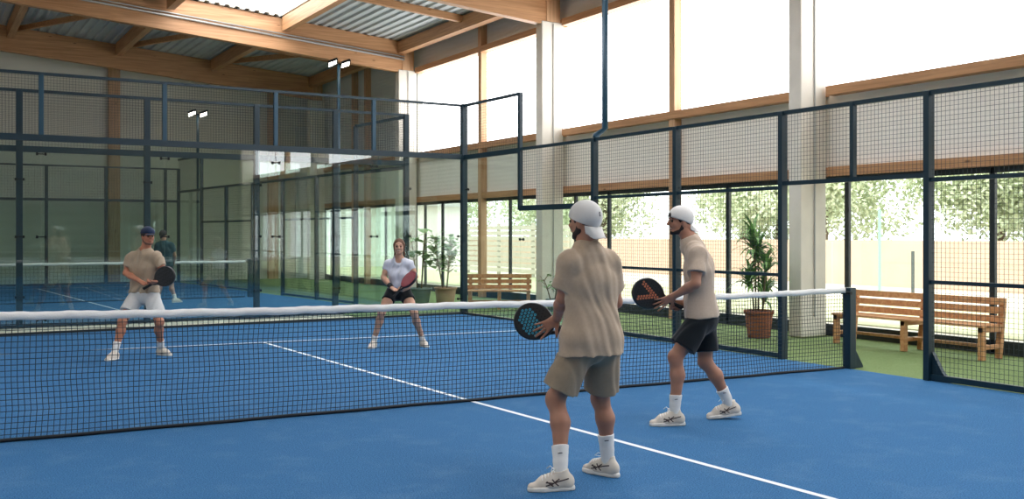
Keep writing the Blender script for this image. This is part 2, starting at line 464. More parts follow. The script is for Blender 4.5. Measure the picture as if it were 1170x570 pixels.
# -- side enclosure of the near court
CR = backpt(bx[0])
yA, yB, yC, yD, yE, yF = on_x(4.96, 595), 5.03, 3.03, 1.01, -.08, -1.08
def sx(y): return 5.02 if y <= 5 else 5.02 + (CR[0] - 5.02) * (y - 5) / (CR[1] - 5)
def S(y): return (sx(y), y)
root = empty('side_fence', (5.02, 3, 0)); kids = []
tag(root, 'tall dark green side fence of mesh and glass beside the near court', 'fence')
kids += [pane(CR, S(yA), .05, 3.0, None), wires(CR, S(yA), 3.05, T0).build('mesh_panel', M_WIRE), rail_(CR, S(yA), T0), rail_(CR, S(yA), 3.02, .09, .06),
         rail_(CR, S(yA), .02, .035, .06, m=M_BLACK, name='base_rail')]
kids += [post(S(yA), 1.97, T0 + .02, .07, .07), pane(S(yA), S(yB), .05, 1.98, None), wires(S(yA), S(yB), 2.05, 3.02).build('mesh_panel', M_WIRE),
         rail_(S(yA), S(yB), 3.04, .05), rail_(S(yA), S(yB), 2.0, .09, .06), rail_(S(yA), S(yB), .02, .035, .06, m=M_BLACK, name='base_rail')]
for z in (.22, 1.45): kids.append(clamp((sx(yA) + .01, yA), z, (0, 1), None))
for z in (2.4,): kids.append(clamp((CR[0] + .0, CR[1] - .08), z, (0, 1), None))
for z in (.3, 1.5): kids.append(clamp((CR[0] - .08, CR[1] - .01), z, (1, 0), None))
yposts = [yB, yC, yD]
for y in yposts: kids.append(post(S(y), 0, 3.06, .1, .07))
def full(a, b):
    r_ = []
    for z0, z1 in ((.06, 1.03), (1.05, 2.1), (2.13, 3.03)): r_.append(wires(S(a), S(b), z0, z1).build('mesh_panel', M_WIRE))
    for z, h in ((.04, .06), (1.04, .04), (2.12, .045), (3.04, .05)): r_.append(rail_(S(a), S(b), z, h, .045))
    return r_
kids += full(yB, yC) + full(yC, yD)
kids += [wires(S(yD), S(yE), 2.2, 3.03).build('mesh_panel', M_WIRE), wires(S(yE), S(yF), 2.2, 3.03).build('mesh_panel', M_WIRE),
         rail_(S(yD), S(yF), 3.04, .05), rail_(S(yD), S(yF), 2.17, .05), post(S(yE), 2.15, 3.05, .07, .05)]
for a, b in ((yF, -3.1), (-3.1, -5.1), (-5.1, -7.1), (-7.1, -9.1)):
    kids.append(post(S(a), 0, 3.06, .1, .07)); kids += full(a, b)
gus = MB().prism([(sx(yF), yF - .04, .0), (sx(yF), yF - .26, .0), (sx(yF), yF - .16, .1), (sx(yF), yF - .04, .3)], (.05, 0, 0)).build('gusset', M_STEEL)
kids.append(gus)
adopt(root, kids)
# floodlight mast on the fence post
def floodlight(name, base, ztop, label, arm_to=None, heads=2, zb=0.0):
    r0 = empty(name, base[:2] + (zb,) if isinstance(base, tuple) else (base[0], base[1], zb)); tag(r0, label, 'floodlight')
    x, y = base[0], base[1]; ks = []
    if arm_to:
        ks.append(MB().tube([(arm_to[0], arm_to[1], zb), (arm_to[0], arm_to[1], zb + .03), (x, y, zb + .14), (x, y, ztop)], .05, 12).build('mast', M_STEEL2, smooth=True))
    else:
        ks.append(MB().tube([(x, y, zb), (x, y, ztop)], .04, 12).build('mast', M_STEEL2, smooth=True))
    ks.append(MB().bar((x - .2, y, ztop), (x + .2, y, ztop), .06, .06).build('crossbar', M_CLAMP))
    for s in (-.18, .17)[:heads]:
        c = Vector((x + s, y - .05, ztop + .04))
        hd = MB().bar(c - Vector((.12, 0, .05)), c + Vector((.12, 0, .05)), .2, .07, (.3, .55, 1)).build('lamp_head', M_CLAMP, bevel=.008)
        ln = MB().bar(c - Vector((.1, 0, .04)) + Vector((-.011, -.02, -.034)), c + Vector((.1, 0, .04)) + Vector((-.011, -.02, -.034)), .15, .012, (.3, .55, 1)).build('lamp_lens', M_LAMP)
        ks += [hd, ln]
    adopt(r0, ks); return r0
floodlight('floodlight', (5.12, yB - .14), 6.0, 'floodlight mast rising past the top of the photo from the fence post', arm_to=(5.04, yB), zb=3.07)
A_ = W(387, 74, 26.2); floodlight('floodlight', (A_[0], A_[1]), A_[2], 'tall floodlight mast just below the lit roof beam')
B_ = W(226, 131, 31.0); floodlight('floodlight', (B_[0], B_[1]), B_[2], 'farthest floodlight mast with two lit lamps seen through the mesh', heads=2)

# -- enclosure of the second court
Y2 = 10.5; H2 = 3.93
x2 = [on_y(Y2, px) for px in (464, 383, 293, 168, 22)]; x2.append(x2[-1] - 2.1)
root = empty('far_glass_wall', (x2[2], Y2, 0)); kids = []
tag(root, 'dark framed glass and mesh end wall of the second court', 'glass wall')
for i, (a, b) in enumerate(zip(x2[:-1], x2[1:])):
    kids += [pane((a - .05, Y2), (b + .05, Y2), .05, 2.93, None), wires((a, Y2), (b, Y2), 3.0, H2).build('mesh_panel', M_WIRE),
             rail_((a, Y2), (b, Y2), H2, .05), rail_((a, Y2), (b, Y2), 2.96, .1, .07), rail_((a, Y2), (b, Y2), .02, .035, .06, m=M_BLACK, name='base_rail')]
for i, a in enumerate(x2):
    kids.append(post((a, Y2), 0, H2 + .02, .1, .09))
    for z in (.5, 1.5, 2.45): kids.append(clamp((a, Y2 - .05), z, (1, 0), None))
adopt(root, kids)
root = empty('far_side_fence', (4, 12, 0)); kids = []
tag(root, 'receding dark side fence of the second court seen through the glass', 'fence')
def s2(y): return (x2[0] + (2.95 - x2[0]) * (y - Y2) / (25 - Y2), y)
ys2 = [Y2, 12.7, 14.7, 16.7, 18.7, 20.7, 22.8, 25.0]
for i, (a, b) in enumerate(zip(ys2[:-1], ys2[1:])):
    p, q = s2(a), s2(b)
    top = 3.9 if i in (0, 6) else 2.9
    if i in (0, 6):
        kids += [pane(p, q, .05, 2.85, None), wires(p, q, 2.9, top).build('mesh_panel', M_WIRE), rail_(p, q, 2.88, .07)]
    elif i != 3:
        kids += [wires(p, q, .05, 2.9, .06).build('mesh_panel', M_WIRE), rail_(p, q, 1.9), rail_(p, q, .04)]
    kids += [rail_(p, q, top, .06)]
    if i: kids.append(post(p, 0, 3.9 if i in (1, 6) else 2.9, .09, .08))
adopt(root, kids)
root = empty('end_glass_wall', (0, 25, 0)); kids = []
tag(root, 'black framed glass wall at the far end of the second court', 'glass wall')
xe = [2.95, on_y(25, 187) + .05, on_y(25, 121), on_y(25, 53), on_y(25, 53) - 2, on_y(25, 53) - 4]
for a, b in zip(xe[:-1], xe[1:]):
    kids += [pane((a - .03, 25), (b + .03, 25), .05, 2.55, None), rail_((a, 25), (b, 25), 3.6, .05), rail_((a, 25), (b, 25), 2.58, .08),
             rail_((a, 25), (b, 25), .03, .06, m=M_BLACK), wires((a, 25), (b, 25), 2.6, 3.6, .08).build('mesh_panel', M_WIRE)]
for a in xe: kids.append(post((a, 25), 0, 3.62, .09, .08))
adopt(root, kids)

# ------------------------------------------------------------------ nets
def net(name, A, B, ztop, label, sp=.041, r=.0026, rows=None, sag=.03, tape=.062, prof=None):
    A = Vector(A[:2] + (0,)) if isinstance(A, tuple) else Vector((A[0], A[1], 0)); B = Vector((B[0], B[1], 0))
    L_ = (B - A).length; d = (B - A) / L_; nrm = Vector((-d.y, d.x, 0))
    r0 = empty(name, A); tag(r0, label, 'net')
    def top(t):
        if prof: return float(np.interp(t, prof[0], prof[1]))
        return ztop - sag * (1 - (2 * t - 1) ** 2)
    def P(t, z): # gentle belly and drift of the netting
        off = .012 * math.sin(t * 23) * math.sin(math.pi * z / ztop) + .01 * math.sin(t * 57 + z * 4)
        return A + d * (L_ * t + .008 * math.sin(z * 11 + t * 31)) + nrm * off + Vector((0, 0, z))
    m = MB(); n = int(L_ / sp); k = int((ztop - .05) / sp) if rows is None else rows
    for i in range(n + 1):
        t = i / n; zs = [.012 + (top(t) - .05 - .012) * j / 4 for j in range(5)]
        m.tube([P(t, z) for z in zs], r, 4, caps=False)
    S_ = int(L_ / .12)
    for j in range(k + 1):
        pts = []
        for i in range(S_ + 1):
            t = i / S_; pts.append(P(t, .012 + (top(t) - .05 - .012) * j / k))
        m.tube(pts, r, 4, caps=False)
    kids = [m.build('netting', mat('net cord', '13212b', .7))]
    tp = MB(); n0 = 0; S2 = int(L_ / .05)
    ring = []
    for i in range(S2 + 1):
        t = i / S2; z = top(t) + .0025 * math.sin(i * .7) + .002 * math.sin(i * 1.9); c = P(t, z - tape / 2)
        for a, b in ((-.009, -tape / 2), (.009, -tape / 2), (.011, .0), (.006, tape / 2), (-.006, tape / 2), (-.011, 0)):
            tp.v.append(tuple(c + nrm * (a + .002 * math.sin(i * 1.3)) + Vector((0, 0, b))))
    for i in range(S2):
        for q in range(6):
            a = i * 6 + q; b = i * 6 + (q + 1) % 6; tp.f.append([a, b, b + 6, a + 6])
    kids.append(tp.build('top_tape', mat('white tape', 'e9e7e2', .8, bump=.4, bscale=120), smooth=True))
    kids.append(MB().tube([P(i / 60, .015) for i in range(61)], .014, 8).build('bottom_cord', mat('black cord', '0d1317', .7), smooth=True))
    adopt(r0, kids); return r0
nA, nB = gnd(0, 506), np.array([4.97, 0, 0])
nd = (nB - nA) / np.linalg.norm(nB - nA); nL = nA - nd * 1.4
def net_t(px):
    d = FW + (px - 585) / FPX * RT; a = nB - nL; M_ = np.array([[a[0], -d[0]], [a[1], -d[1]]]); t, D_ = np.linalg.solve(M_, np.array([CX - nL[0], CY - nL[1]])); return t, D_
tp_ = [(0, 356.5), (280, 352), (420, 348), (530, 345), (640, 342.5), (823, 336), (955, 329)]
pr = [(net_t(px)[0], CZ - (py - HY) * net_t(px)[1] / FPX) for px, py in tp_]
net('court_net', nL, nB, .92, 'near court net with white top tape and dark cord netting', prof=([0] + [a for a, _ in pr] + [1], [pr[0][1]] + [z for _, z in pr] + [pr[-1][1]]))
def net_post(P, label, w=.1, h=.93, side=1):
    r0 = empty('net_post', (P[0], P[1], 0)); tag(r0, label, 'net post')
    k = [MB().box((P[0] - w / 2, P[1] - .055, 0), (P[0] + w / 2, P[1] + .055, h)).build('post_body', M_STEEL, bevel=.006),
         MB().prism([(P[0] + side * w / 2, P[1] - .02, 0), (P[0] + side * (w / 2 + .16), P[1] - .02, 0), (P[0] + side * (w / 2 + .15), P[1] - .02, .03), (P[0] + side * w / 2, P[1] - .02, .26)], (0, .04, 0)).build('gusset', M_STEEL),
         MB().tube([(P[0] - side * .05, P[1] - .07, h - .06), (P[0] - side * .05, P[1] + .07, h - .06)], .02, 12).build('winch', M_CLAMP)]
    adopt(r0, k)
net_post((5.05, 0.0), 'dark green net post at the open gate, right end of near net')
n2 = W(280, 301, 24.6); n2l = np.array([-6.5, n2[1] + .15, 0])
net('far_net', n2l, (n2[0], n2[1]), .9, 'net of the second court with a white top tape', sp=.08, r=.0025, sag=.0)
net_post((n2[0] + .12, n2[1]), 'dark net post holding the second court net', h=.93)

# ------------------------------------------------------------------ implicit-surface modelling for bodies, clothes, shoes
def nrm(v): v = np.array(v, float); return v / (np.linalg.norm(v) + 1e-12)
class Field:
    """signed distance grid with smooth unions, meshed by surface nets"""
    def __init__(s, lo, hi, vox):
        s.lo = np.array(lo, np.float32) - 2 * vox; s.vox = vox
        s.n = np.ceil((np.array(hi) - s.lo) / vox).astype(int) + 3
        s.F = np.full(s.n, 1.0, np.float32)
    def block(s, lo, hi):
        a = np.clip(((np.array(lo) - s.lo) / s.vox).astype(int) - 1, 0, s.n); b = np.clip(((np.array(hi) - s.lo) / s.vox).astype(int) + 2, 0, s.n)
        sl = tuple(slice(i, j) for i, j in zip(a, b))
        ax = [(s.lo[i] + s.vox * np.arange(a[i], b[i], dtype=np.float32)) for i in range(3)]
        X, Y, Z = np.meshgrid(*ax, indexing='ij', sparse=True)
        return sl, X, Y, Z
    def put(s, sl, d, k, op='add'):
        A = s.F[sl]
        if op == 'add':
            h = np.maximum(k - np.abs(A - d), 0) / k if k > 0 else 0
            s.F[sl] = np.minimum(A, d) - (h * h * k / 4 if k > 0 else 0)
        elif op == 'sub':
            d = -d; h = np.maximum(k - np.abs(A - d), 0) / k if k > 0 else 0
            s.F[sl] = np.maximum(A, d) + (h * h * k / 4 if k > 0 else 0)
    def cone(s, a, b, ra, rb, k=.02, flat=None, fs=1.0, op='add', cuts=(), warp=None):
        a = np.array(a, float); b = np.array(b, float); R = max(ra, rb) * max(1, 1) + k + 2 * s.vox + .01
        sl, X, Y, Z = s.block(np.minimum(a, b) - R, np.maximum(a, b) + R)
        if 0 in s.F[sl].shape: return
        px, py, pz = X - a[0], Y - a[1], Z - a[2]; d = b - a
        if flat is not None:
            f = nrm(flat); t = (px * f[0] + py * f[1] + pz * f[2]) * (1 / fs - 1)
            px, py, pz = px + f[0] * t, py + f[1] * t, pz + f[2] * t
            d = d + f * (d @ f) * (1 / fs - 1)
        L2 = d @ d + 1e-12
        h = np.clip((px * d[0] + py * d[1] + pz * d[2]) / L2, 0, 1)
        q = np.sqrt((px - d[0] * h) ** 2 + (py - d[1] * h) ** 2 + (pz - d[2] * h) ** 2) - (ra + (rb - ra) * h)
        if flat is not None and fs < 1: q = q * (fs + 1) / 2
        for (c, n_) in cuts:
            n_ = nrm(n_); q = np.maximum(q, (X - c[0]) * n_[0] + (Y - c[1]) * n_[1] + (Z - c[2]) * n_[2])
        s.put(sl, q.astype(np.float32), k, op)
    def ell(s, c, r, axes=None, k=.02, op='add', cuts=()):
        c = np.array(c, float); r = np.array(r, float); R = r.max() + k + 2 * s.vox
        sl, X, Y, Z = s.block(c - R, c + R)
        if 0 in s.F[sl].shape: return
        A = np.eye(3) if axes is None else np.array([nrm(v) for v in axes])
        x, y, z = X - c[0], Y - c[1], Z - c[2]
        u = [(x * A[i][0] + y * A[i][1] + z * A[i][2]) for i in range(3)]
        k0 = np.sqrt(sum((u[i] / r[i]) ** 2 for i in range(3))); k1 = np.sqrt(sum((u[i] / r[i] ** 2) ** 2 for i in range(3))) + 1e-9
        q = k0 * (k0 - 1) / k1
        for (cc, n_) in cuts:
            n_ = nrm(n_); q = np.maximum(q, (X - cc[0]) * n_[0] + (Y - cc[1]) * n_[1] + (Z - cc[2]) * n_[2])
        s.put(sl, q.astype(np.float32), k, op)
    def cut(s, c, n_, lo=None, hi=None):
        """remove everything on the +n side of the plane"""
        lo = s.lo if lo is None else lo; hi = s.lo + s.vox * s.n if hi is None else hi
        sl, X, Y, Z = s.block(lo, hi); n_ = nrm(n_)
        s.F[sl] = np.maximum(s.F[sl], (X - c[0]) * n_[0] + (Y - c[1]) * n_[1] + (Z - c[2]) * n_[2])
    def offset(s, fn):
        near = np.abs(s.F) < .04
        idx = np.nonzero(near); P = [s.lo[i] + s.vox * idx[i].astype(np.float32) for i in range(3)]
        s.F[idx] += fn(*P).astype(np.float32)
    def mesh(s, name, m, parent=None, smooth_iter=1):
        F = s.F; n = F.shape; ins = F < 0
        c = [ins[i:n[0] - 1 + i, j:n[1] - 1 + j, k:n[2] - 1 + k] for i in (0, 1) for j in (0, 1) for k in (0, 1)]
        cnt = sum(x.astype(np.int8) for x in c); act = (cnt > 0) & (cnt < 8)
        I = np.stack(np.nonzero(act), 1); vid = np.full(act.shape, -1, np.int32); vid[act] = np.arange(len(I))
        acc = np.zeros((len(I), 3)); w = np.zeros(len(I)); offs = [(i, j, k) for i in (0, 1) for j in (0, 1) for k in (0, 1)]
        vals = {o: F[I[:, 0] + o[0], I[:, 1] + o[1], I[:, 2] + o[2]] for o in offs}
        for o in offs:
            for ax in range(3):
                if o[ax]: continue
                o2 = list(o); o2[ax] = 1; o2 = tuple(o2); a, b = vals[o], vals[o2]; mk = (a < 0) != (b < 0)
                t = np.where(mk, a / np.where(mk, a - b, 1), 0); p = np.tile(np.array(o, float), (len(I), 1)); p[:, ax] = t
                acc[mk] += p[mk]; w += mk
        V = s.lo + s.vox * (I + acc / w[:, None])
        faces = []
        for ax in range(3):
            u, v = (ax + 1) % 3, (ax + 2) % 3
            A = [slice(None)] * 3; B = [slice(None)] * 3; A[ax] = slice(0, n[ax] - 1); B[ax] = slice(1, n[ax])
            a, b = ins[tuple(A)], ins[tuple(B)]; mk = a != b; E = np.stack(np.nonzero(mk), 1)
            E = E[(E[:, u] > 0) & (E[:, v] > 0) & (E[:, u] < n[u] - 1) & (E[:, v] < n[v] - 1)]
            fl = a[E[:, 0], E[:, 1], E[:, 2]]
            q = []
            for du, dv_ in ((0, 0), (-1, 0), (-1, -1), (0, -1)):
                Q = E.copy(); Q[:, u] += du; Q[:, v] += dv_; q.append(vid[Q[:, 0], Q[:, 1], Q[:, 2]])
            q = np.stack(q, 1); q[~fl] = q[~fl][:, ::-1]; faces.append(q)
        Q = np.concatenate(faces); Q = Q[(Q >= 0).all(1)]
        for _ in range(smooth_iter):
            S_ = np.zeros_like(V); C = np.zeros(len(V))
            for i in range(4):
                j = (i + 1) % 4
                np.add.at(S_, Q[:, i], V[Q[:, j]]); np.add.at(S_, Q[:, j], V[Q[:, i]]); np.add.at(C, Q[:, i], 1); np.add.at(C, Q[:, j], 1)
            V = V * .4 + .6 * S_ / np.maximum(C, 1)[:, None]
        me = bpy.data.meshes.new(name); me.vertices.add(len(V)); me.vertices.foreach_set('co', V.astype(np.float32).ravel())
        me.loops.add(Q.size); me.loops.foreach_set('vertex_index', Q.astype(np.int32).ravel())
        me.polygons.add(len(Q)); me.polygons.foreach_set('loop_start', np.arange(0, Q.size, 4, dtype=np.int32)); me.polygons.foreach_set('loop_total', np.full(len(Q), 4, np.int32))
        me.update(calc_edges=True); me.validate()
        return link(name, me, m, parent, True)

def folds(amp, f1, d1, f2=0, d2=(1, 0, 0), seed=0.0, mask=None):
    d1 = nrm(d1); d2 = nrm(d2)
    def fn(x, y, z):
        a = x * d1[0] + y * d1[1] + z * d1[2]; b = x * d2[0] + y * d2[1] + z * d2[2]
        w = .6 * np.sin(b * 9 + seed) + .35 * np.sin(z * 17 + a * 8 + seed * 2) + .3 * np.sin((x - y) * 13 + z * 6)
        v = (np.sin(a * f1 + w * 2.1 + seed) + .6 * np.sin(a * f1 * 1.73 + w * 3 + 1.3 + seed) + .5 * np.sin(b * f2 + w * 2 + seed)) / 2
        v = amp * v
        return v * mask(x, y, z) if mask else v
    return fn

# skin, cloth
def skin(name, c): 
    m = mat(name, c, .5, noise=.12, nscale=14, bump=.06, bscale=200, spec=.35)
    b = m.node_tree.nodes['Principled BSDF']; b.inputs['Subsurface Weight'].default_value = .12; b.inputs['Subsurface Scale'].default_value = .01
    b.inputs['Subsurface Radius'].default_value = (1, .35, .2); return m
def cloth(name, c, noise=.08): return mat(name, c, .9, noise=noise, nscale=60, bump=.12, bscale=350, spec=.2, sheen=.15)

def ribbon(obj, pts, width, m, name, parent, normal_hint=None, off=.0012, thick=.0012):
    """a thin raised band laid on the surface of obj along pts"""
    me = obj.data; bvh = BVHTree.FromPolygons([v.co[:] for v in me.vertices], [p.vertices[:] for p in me.polygons])
    mb = MB(); P = []
    dens = []
    for a, b in zip(pts[:-1], pts[1:]):
        for t in np.linspace(0, 1, 6, endpoint=False): dens.append(np.array(a) * (1 - t) + np.array(b) * t)
    dens.append(np.array(pts[-1]))
    for p in dens:
        loc, no, _, _ = bvh.find_nearest(Vector(p)); P.append((loc, no))
    n = len(P)
    for i, (c, no) in enumerate(P):
        d = (P[min(i + 1, n - 1)][0] - P[max(i - 1, 0)][0]).normalized(); s = no.cross(d).normalized() * width / 2
        for q in (c - s, c + s):
            l2, n2_, _, _ = bvh.find_nearest(q); mb.v.append(tuple(l2 + n2_ * (off + thick))); mb.v.append(tuple(l2 + n2_ * (off - thick)))
    for i in range(n - 1):
        a = i * 4; b = a + 4
        mb.f += [[a, a + 2, b + 2, b], [a + 1, b + 1, b + 3, a + 3], [a, b, b + 1, a + 1], [a + 2, a + 3, b + 3, b + 2]]
    return mb.build(name, m, parent)

def hand(F, wrist, d, pn, side, curl=(.35, .4, .45, .5), spread=.12, thumb=(.5, .3), s=1.0, k=.003, tips=None):
    """palm and five fingers. d: wrist->knuckles, pn: palm normal (direction the palm faces),
    side: unit sign so that side*cross(d,pn) points to the thumb"""
    w = np.array(wrist, float); d = nrm(d); pn = nrm(pn - d * np.dot(pn, d)); t = nrm(np.cross(d, pn)) * side
    pc = w + d * .045 * s
    F.cone(w - d * .01, w + d * .02 * s, .026 * s, .03 * s, .012, pn, .68)
    for q in (-.024, -.008, .008, .024):
        F.cone(w + d * .015 * s + t * q * .7 * s, w + d * .084 * s + t * q * s, .014 * s, .0118 * s, .008, pn, .95)
    lens = [(.044, .027, .021), (.048, .030, .022), (.045, .028, .022), (.036, .021, .019)]
    for i, (q, L3) in enumerate(zip((.0285, .0095, -.0095, -.0285), lens)):
        p = w + d * (.086 - (.006 if i == 3 else 0) - abs(q) * .12) * s + t * q * s
        ang = spread * (1.5 - i) ; c = curl[i]
        base = nrm(d * math.cos(ang) + t * math.sin(ang)); a = c * .5; r = (.0092, .0095, .009, .008)[i] * s
        for j, L1 in enumerate(L3):
            dr = nrm(base * math.cos(a) + pn * math.sin(a)); e = p + dr * L1 * s
            F.cone(p, e, r, r * .92, k); p = e; r *= .92; a += c * (1.0 if j == 0 else .7)
    # thumb leaves the side of the palm near its base
    p = w + d * .022 * s + t * .024 * s; a, c = thumb; r = .013 * s
    base = nrm(d * math.cos(a) + t * math.sin(a)); bend = 0.15
    F.cone(p - d * .005 * s, p + base * .03 * s, .0155 * s, .0125 * s, .01); p = p + base * .03 * s
    for L1 in (.032, .027):
        dr = nrm(base * math.cos(bend) + pn * math.sin(bend) * .9 + d * .1); e = p + dr * L1 * s; F.cone(p, e, r * .9, r * .76, k); p = e; r *= .85; bend += c

def head_prims(F, c, f, s=1.0, r=None, female=False, k=.012):
    """c: centre of skull; f: facing direction"""
    f = nrm(f); r = nrm(np.cross(f, UP)) if r is None else r; u = nrm(np.cross(r, f))
    P = lambda x, y, z: c + (r * x + f * y + u * z) * s
    ax = [r, f, u]
    F.ell(P(0, -.012, .03), np.array([.075, .094, .088]) * s, ax, k)
    F.ell(P(0, .028, -.03), np.array([.058, .06, .075]) * s, ax, .03 * s)
    F.cone(P(-.03, .03, -.075), P(.03, .03, -.075), .026 * s, .026 * s, .025 * s)          # jaw
    F.cone(P(-.045, -.0, -.055), P(-.025, .05, -.085), .02 * s, .018 * s, .02 * s); F.cone(P(.045, -.0, -.055), P(.025, .05, -.085), .02 * s, .018 * s, .02 * s)
    F.ell(P(0, .07, -.092), np.array([.024, .018, .018]) * s, ax, .016 * s)                  # chin
    for q in (-1, 1):
        F.ell(P(q * .031, .096, .004), np.array([.017, .014, .011]) * s, ax, .01 * s, 'sub')   # sockets
        F.ell(P(q * .04, .066, -.03), np.array([.02, .018, .018]) * s, ax, .02 * s)           # cheekbones
        F.cone(P(q * .012, .088, .024), P(q * .042, .078, .024), .008 * s, .007 * s, .01 * s)  # brow
        F.ell(P(q * .074, -.006, -.012), np.array([.009, .019, .03]) * s, [nrm(r * 1 - f * .35 * q), nrm(f + r * .35 * q), u], .006 * s)
    F.cone(P(0, .089, .012), P(0, .109, -.022), .0085 * s, .0125 * s, .008 * s)              # nose
    for q in (-1, 1): F.ell(P(q * .0125, .098, -.027), np.array([.008, .01, .008]) * s, ax, .005 * s)
    F.ell(P(0, .086, -.052), np.array([.024, .011, .0065]) * s, ax, .005 * s); F.ell(P(0, .084, -.064), np.array([.021, .011, .007]) * s, ax, .005 * s)
    return P, ax

def shoe(ankle, fdir, root, col, sole, size=1.0, detail=True, pitch=0.0, accent=None, ground=0.0, lace=None, side_sign=1):
    """trainer: upper, sole, laces, side stripes. ankle = joint centre"""
    f = nrm(np.array(fdir) * [1, 1, 0]); f = nrm(f * math.cos(pitch) - UP * math.sin(pitch)); l = nrm(np.cross(UP, f)); u = nrm(np.cross(f, l)); a = np.array(ankle, float); s = size
    P = lambda x, y, z: a + (f * x + l * y + u * (z - .095)) * s     # z measured from the ground when flat
    vox = .004 if detail else .008
    F = Field(a - .36, a + np.array([.36, .36, .2]), vox)
    F.ell(P(-.035, 0, .05), np.array([.045, .036, .05]) * s, [f, l, u], .02)
    F.cone(P(-.02, 0, .045), P(.10, .0, .04), .041 * s, .043 * s, .03, l, .9)
    F.cone(P(.05, 0, .03), P(.165, -.002, .022), .042 * s, .034 * s, .03, u, .8)
    F.cone(P(.02, 0, .085), P(.11, 0, .05), .032 * s, .026 * s, .03)          # tongue ridge
    F.cone(P(-.005, 0, .06), P(-.002, 0, .115), .045 * s, .043 * s, .02, l, .85)
    F.cone(P(.0, 0, .1), P(.004, 0, .16), .03 * s, .034 * s, .006, op='sub')
    F.cut(P(0, 0, .118), u * .95 + f * .2); F.cut(P(0, 0, .02), -u)
    up = F.mesh('shoe_upper', col, root)
    G = Field(a - .36, a + np.array([.36, .36, .1]), vox)
    pts = [(-.055, .0, .030), (-.02, 0, .037), (.05, .002, .038), (.11, .004, .046), (.16, 0, .04)]
    for (x0, y0, r0), (x1, y1, r1) in zip(pts[:-1], pts[1:]): G.cone(P(x0, y0, .012), P(x1, y1, .012), r0 * s, r1 * s, .01)
    G.cut(P(0, 0, .0), -u)
    G.cut(P(-.03, 0, .038), u + f * .06)
    so = G.mesh('shoe_sole', sole, root)
    if detail:
        acc = accent
        for ys in (1, -1):
            q = lambda x, z: P(x, ys * .06, z)
            for pl in ([(.02, .035), (.045, .06), (.062, .082)], [(.055, .035), (.08, .055), (.095, .07)], [(.10, .062), (.055, .055), (-.0, .068), (-.045, .082)], [(.02, .078), (.06, .05), (.1, .038)]):
                ribbon(up, [q(x, z) for x, z in pl], .007 * s, acc, 'side_stripe', up)
        for i in range(5):
            x = .045 + i * .017; z = .12 - i * .012
            ribbon(up, [P(x, -.024, z - .012), P(x, 0, z + .02), P(x, .024, z - .012)], .006, lace, 'shoelace', up, off=.002, thick=.002)
        lp = MB().tube([P(.035, 0, .125), P(.055, .03, .14), P(.07, .045, .125), P(.055, .02, .118), P(.04, 0, .12), P(.06, -.03, .138), P(.078, -.04, .12)], .0025, 6).build('lace_bow', lace, up, smooth=True)
    return up

def racket(C, h, n, root_label, root_group=None, pattern='ffffff', R=.128, rim='121517', face='15191c', grip='1a1a1c', dots='chevron', L_handle=.13):
    """padel racket: C head centre, h direction head->handle, n face normal towards the viewer"""
    h = nrm(h); n = nrm(n - h * np.dot(n, h)); t = nrm(np.cross(h, n)); C = np.array(C, float)
    r0 = empty('padel_racket', C); tag(r0, root_label, 'racket', root_group)
    O = []
    def out(a, k=1.0):
        x = math.cos(a); y = math.sin(a)                 # x along -h (tip), teardrop toward the throat
        return (-h * (x * R * 1.04 * k - (.018 * k if x < 0 else 0) * abs(x)) + t * y * R * k * (1 if x > 0 else (1 - .10 * x * x)))
    K = 56; th = .019
    prof = [(.93, -th), (.985, -th * .7), (1.0, 0), (.985, th * .7), (.93, th)]
    m = MB()
    for k, z in prof:
        for i in range(K): m.v.append(tuple(C + out(2 * math.pi * i / K, k) + n * z))
    for j in range(len(prof) - 1):
        for i in range(K): a = j * K + i; b = j * K + (i + 1) % K; m.f.append([a, b, b + K, a + K])
    O.append(m.build('rim', mat('racket rim ' + rim, rim, .3), smooth=True))
    f_ = MB().prism([C + out(2 * math.pi * i / K, .94) - n * th for i in range(K)], n * (2 * th)).build('striking_face', mat('racket face ' + face, face, .45)); O.append(f_)
    # printed pattern around the rows of drilled holes
    pm = MB(); hm = MB()
    def disc(mb, x, y, r, z):
        c = C - h * x + t * y + n * z
        mb.prism([c + (h * math.cos(q) + t * math.sin(q)) * r for q in np.linspace(0, 2 * math.pi, 8, endpoint=False)], n * .0012)
    for i in range(-4, 5):
        for j in range(-4, 5):
            x, y = i * .0215, j * .0215 + (.0107 if i % 2 else 0)
            if x * x + y * y > (R * .8) ** 2: continue
            if dots == 'chevron': on = abs(y * .8 + x * .5 - .02) < .055 and x > -.09
            elif dots == 'v': on = abs(abs(y) - (x + .05) * .6) < .026
            else: on = (i + j) % 2 == 0
            if on: disc(pm, x, y, .0085, th)
            disc(hm, x, y, .0034, th + (.0008 if on else 0))
    if pm.v: O.append(pm.build('printed_pattern', mat('racket print ' + pattern, pattern, .45)))
    O.append(hm.build('drilled_holes', mat('racket hole', '050607', .9)))
    # throat arms and handle
    m = MB(); b0 = C + h * (R * .98)
    for q in (-1, 1): m.tube([C + h * R * .72 + t * q * R * .52, C + h * (R + .02) + t * q * .03, C + h * (R + .06) + t * q * .012], [.013, .012, .013], 10)
    O.append(m.build('throat', mat('racket rim ' + rim, rim, .3), smooth=True))
    m = MB().tube([C + h * (R + .045), C + h * (R + .06), C + h * (R + .06 + L_handle), C + h * (R + .065 + L_handle)], [.015, .0165, .0165, .019], 12)
    O.append(m.build('grip', mat('racket grip ' + grip, grip, .8, bump=.3, bscale=90), smooth=True))
    adopt(r0, O); return r0

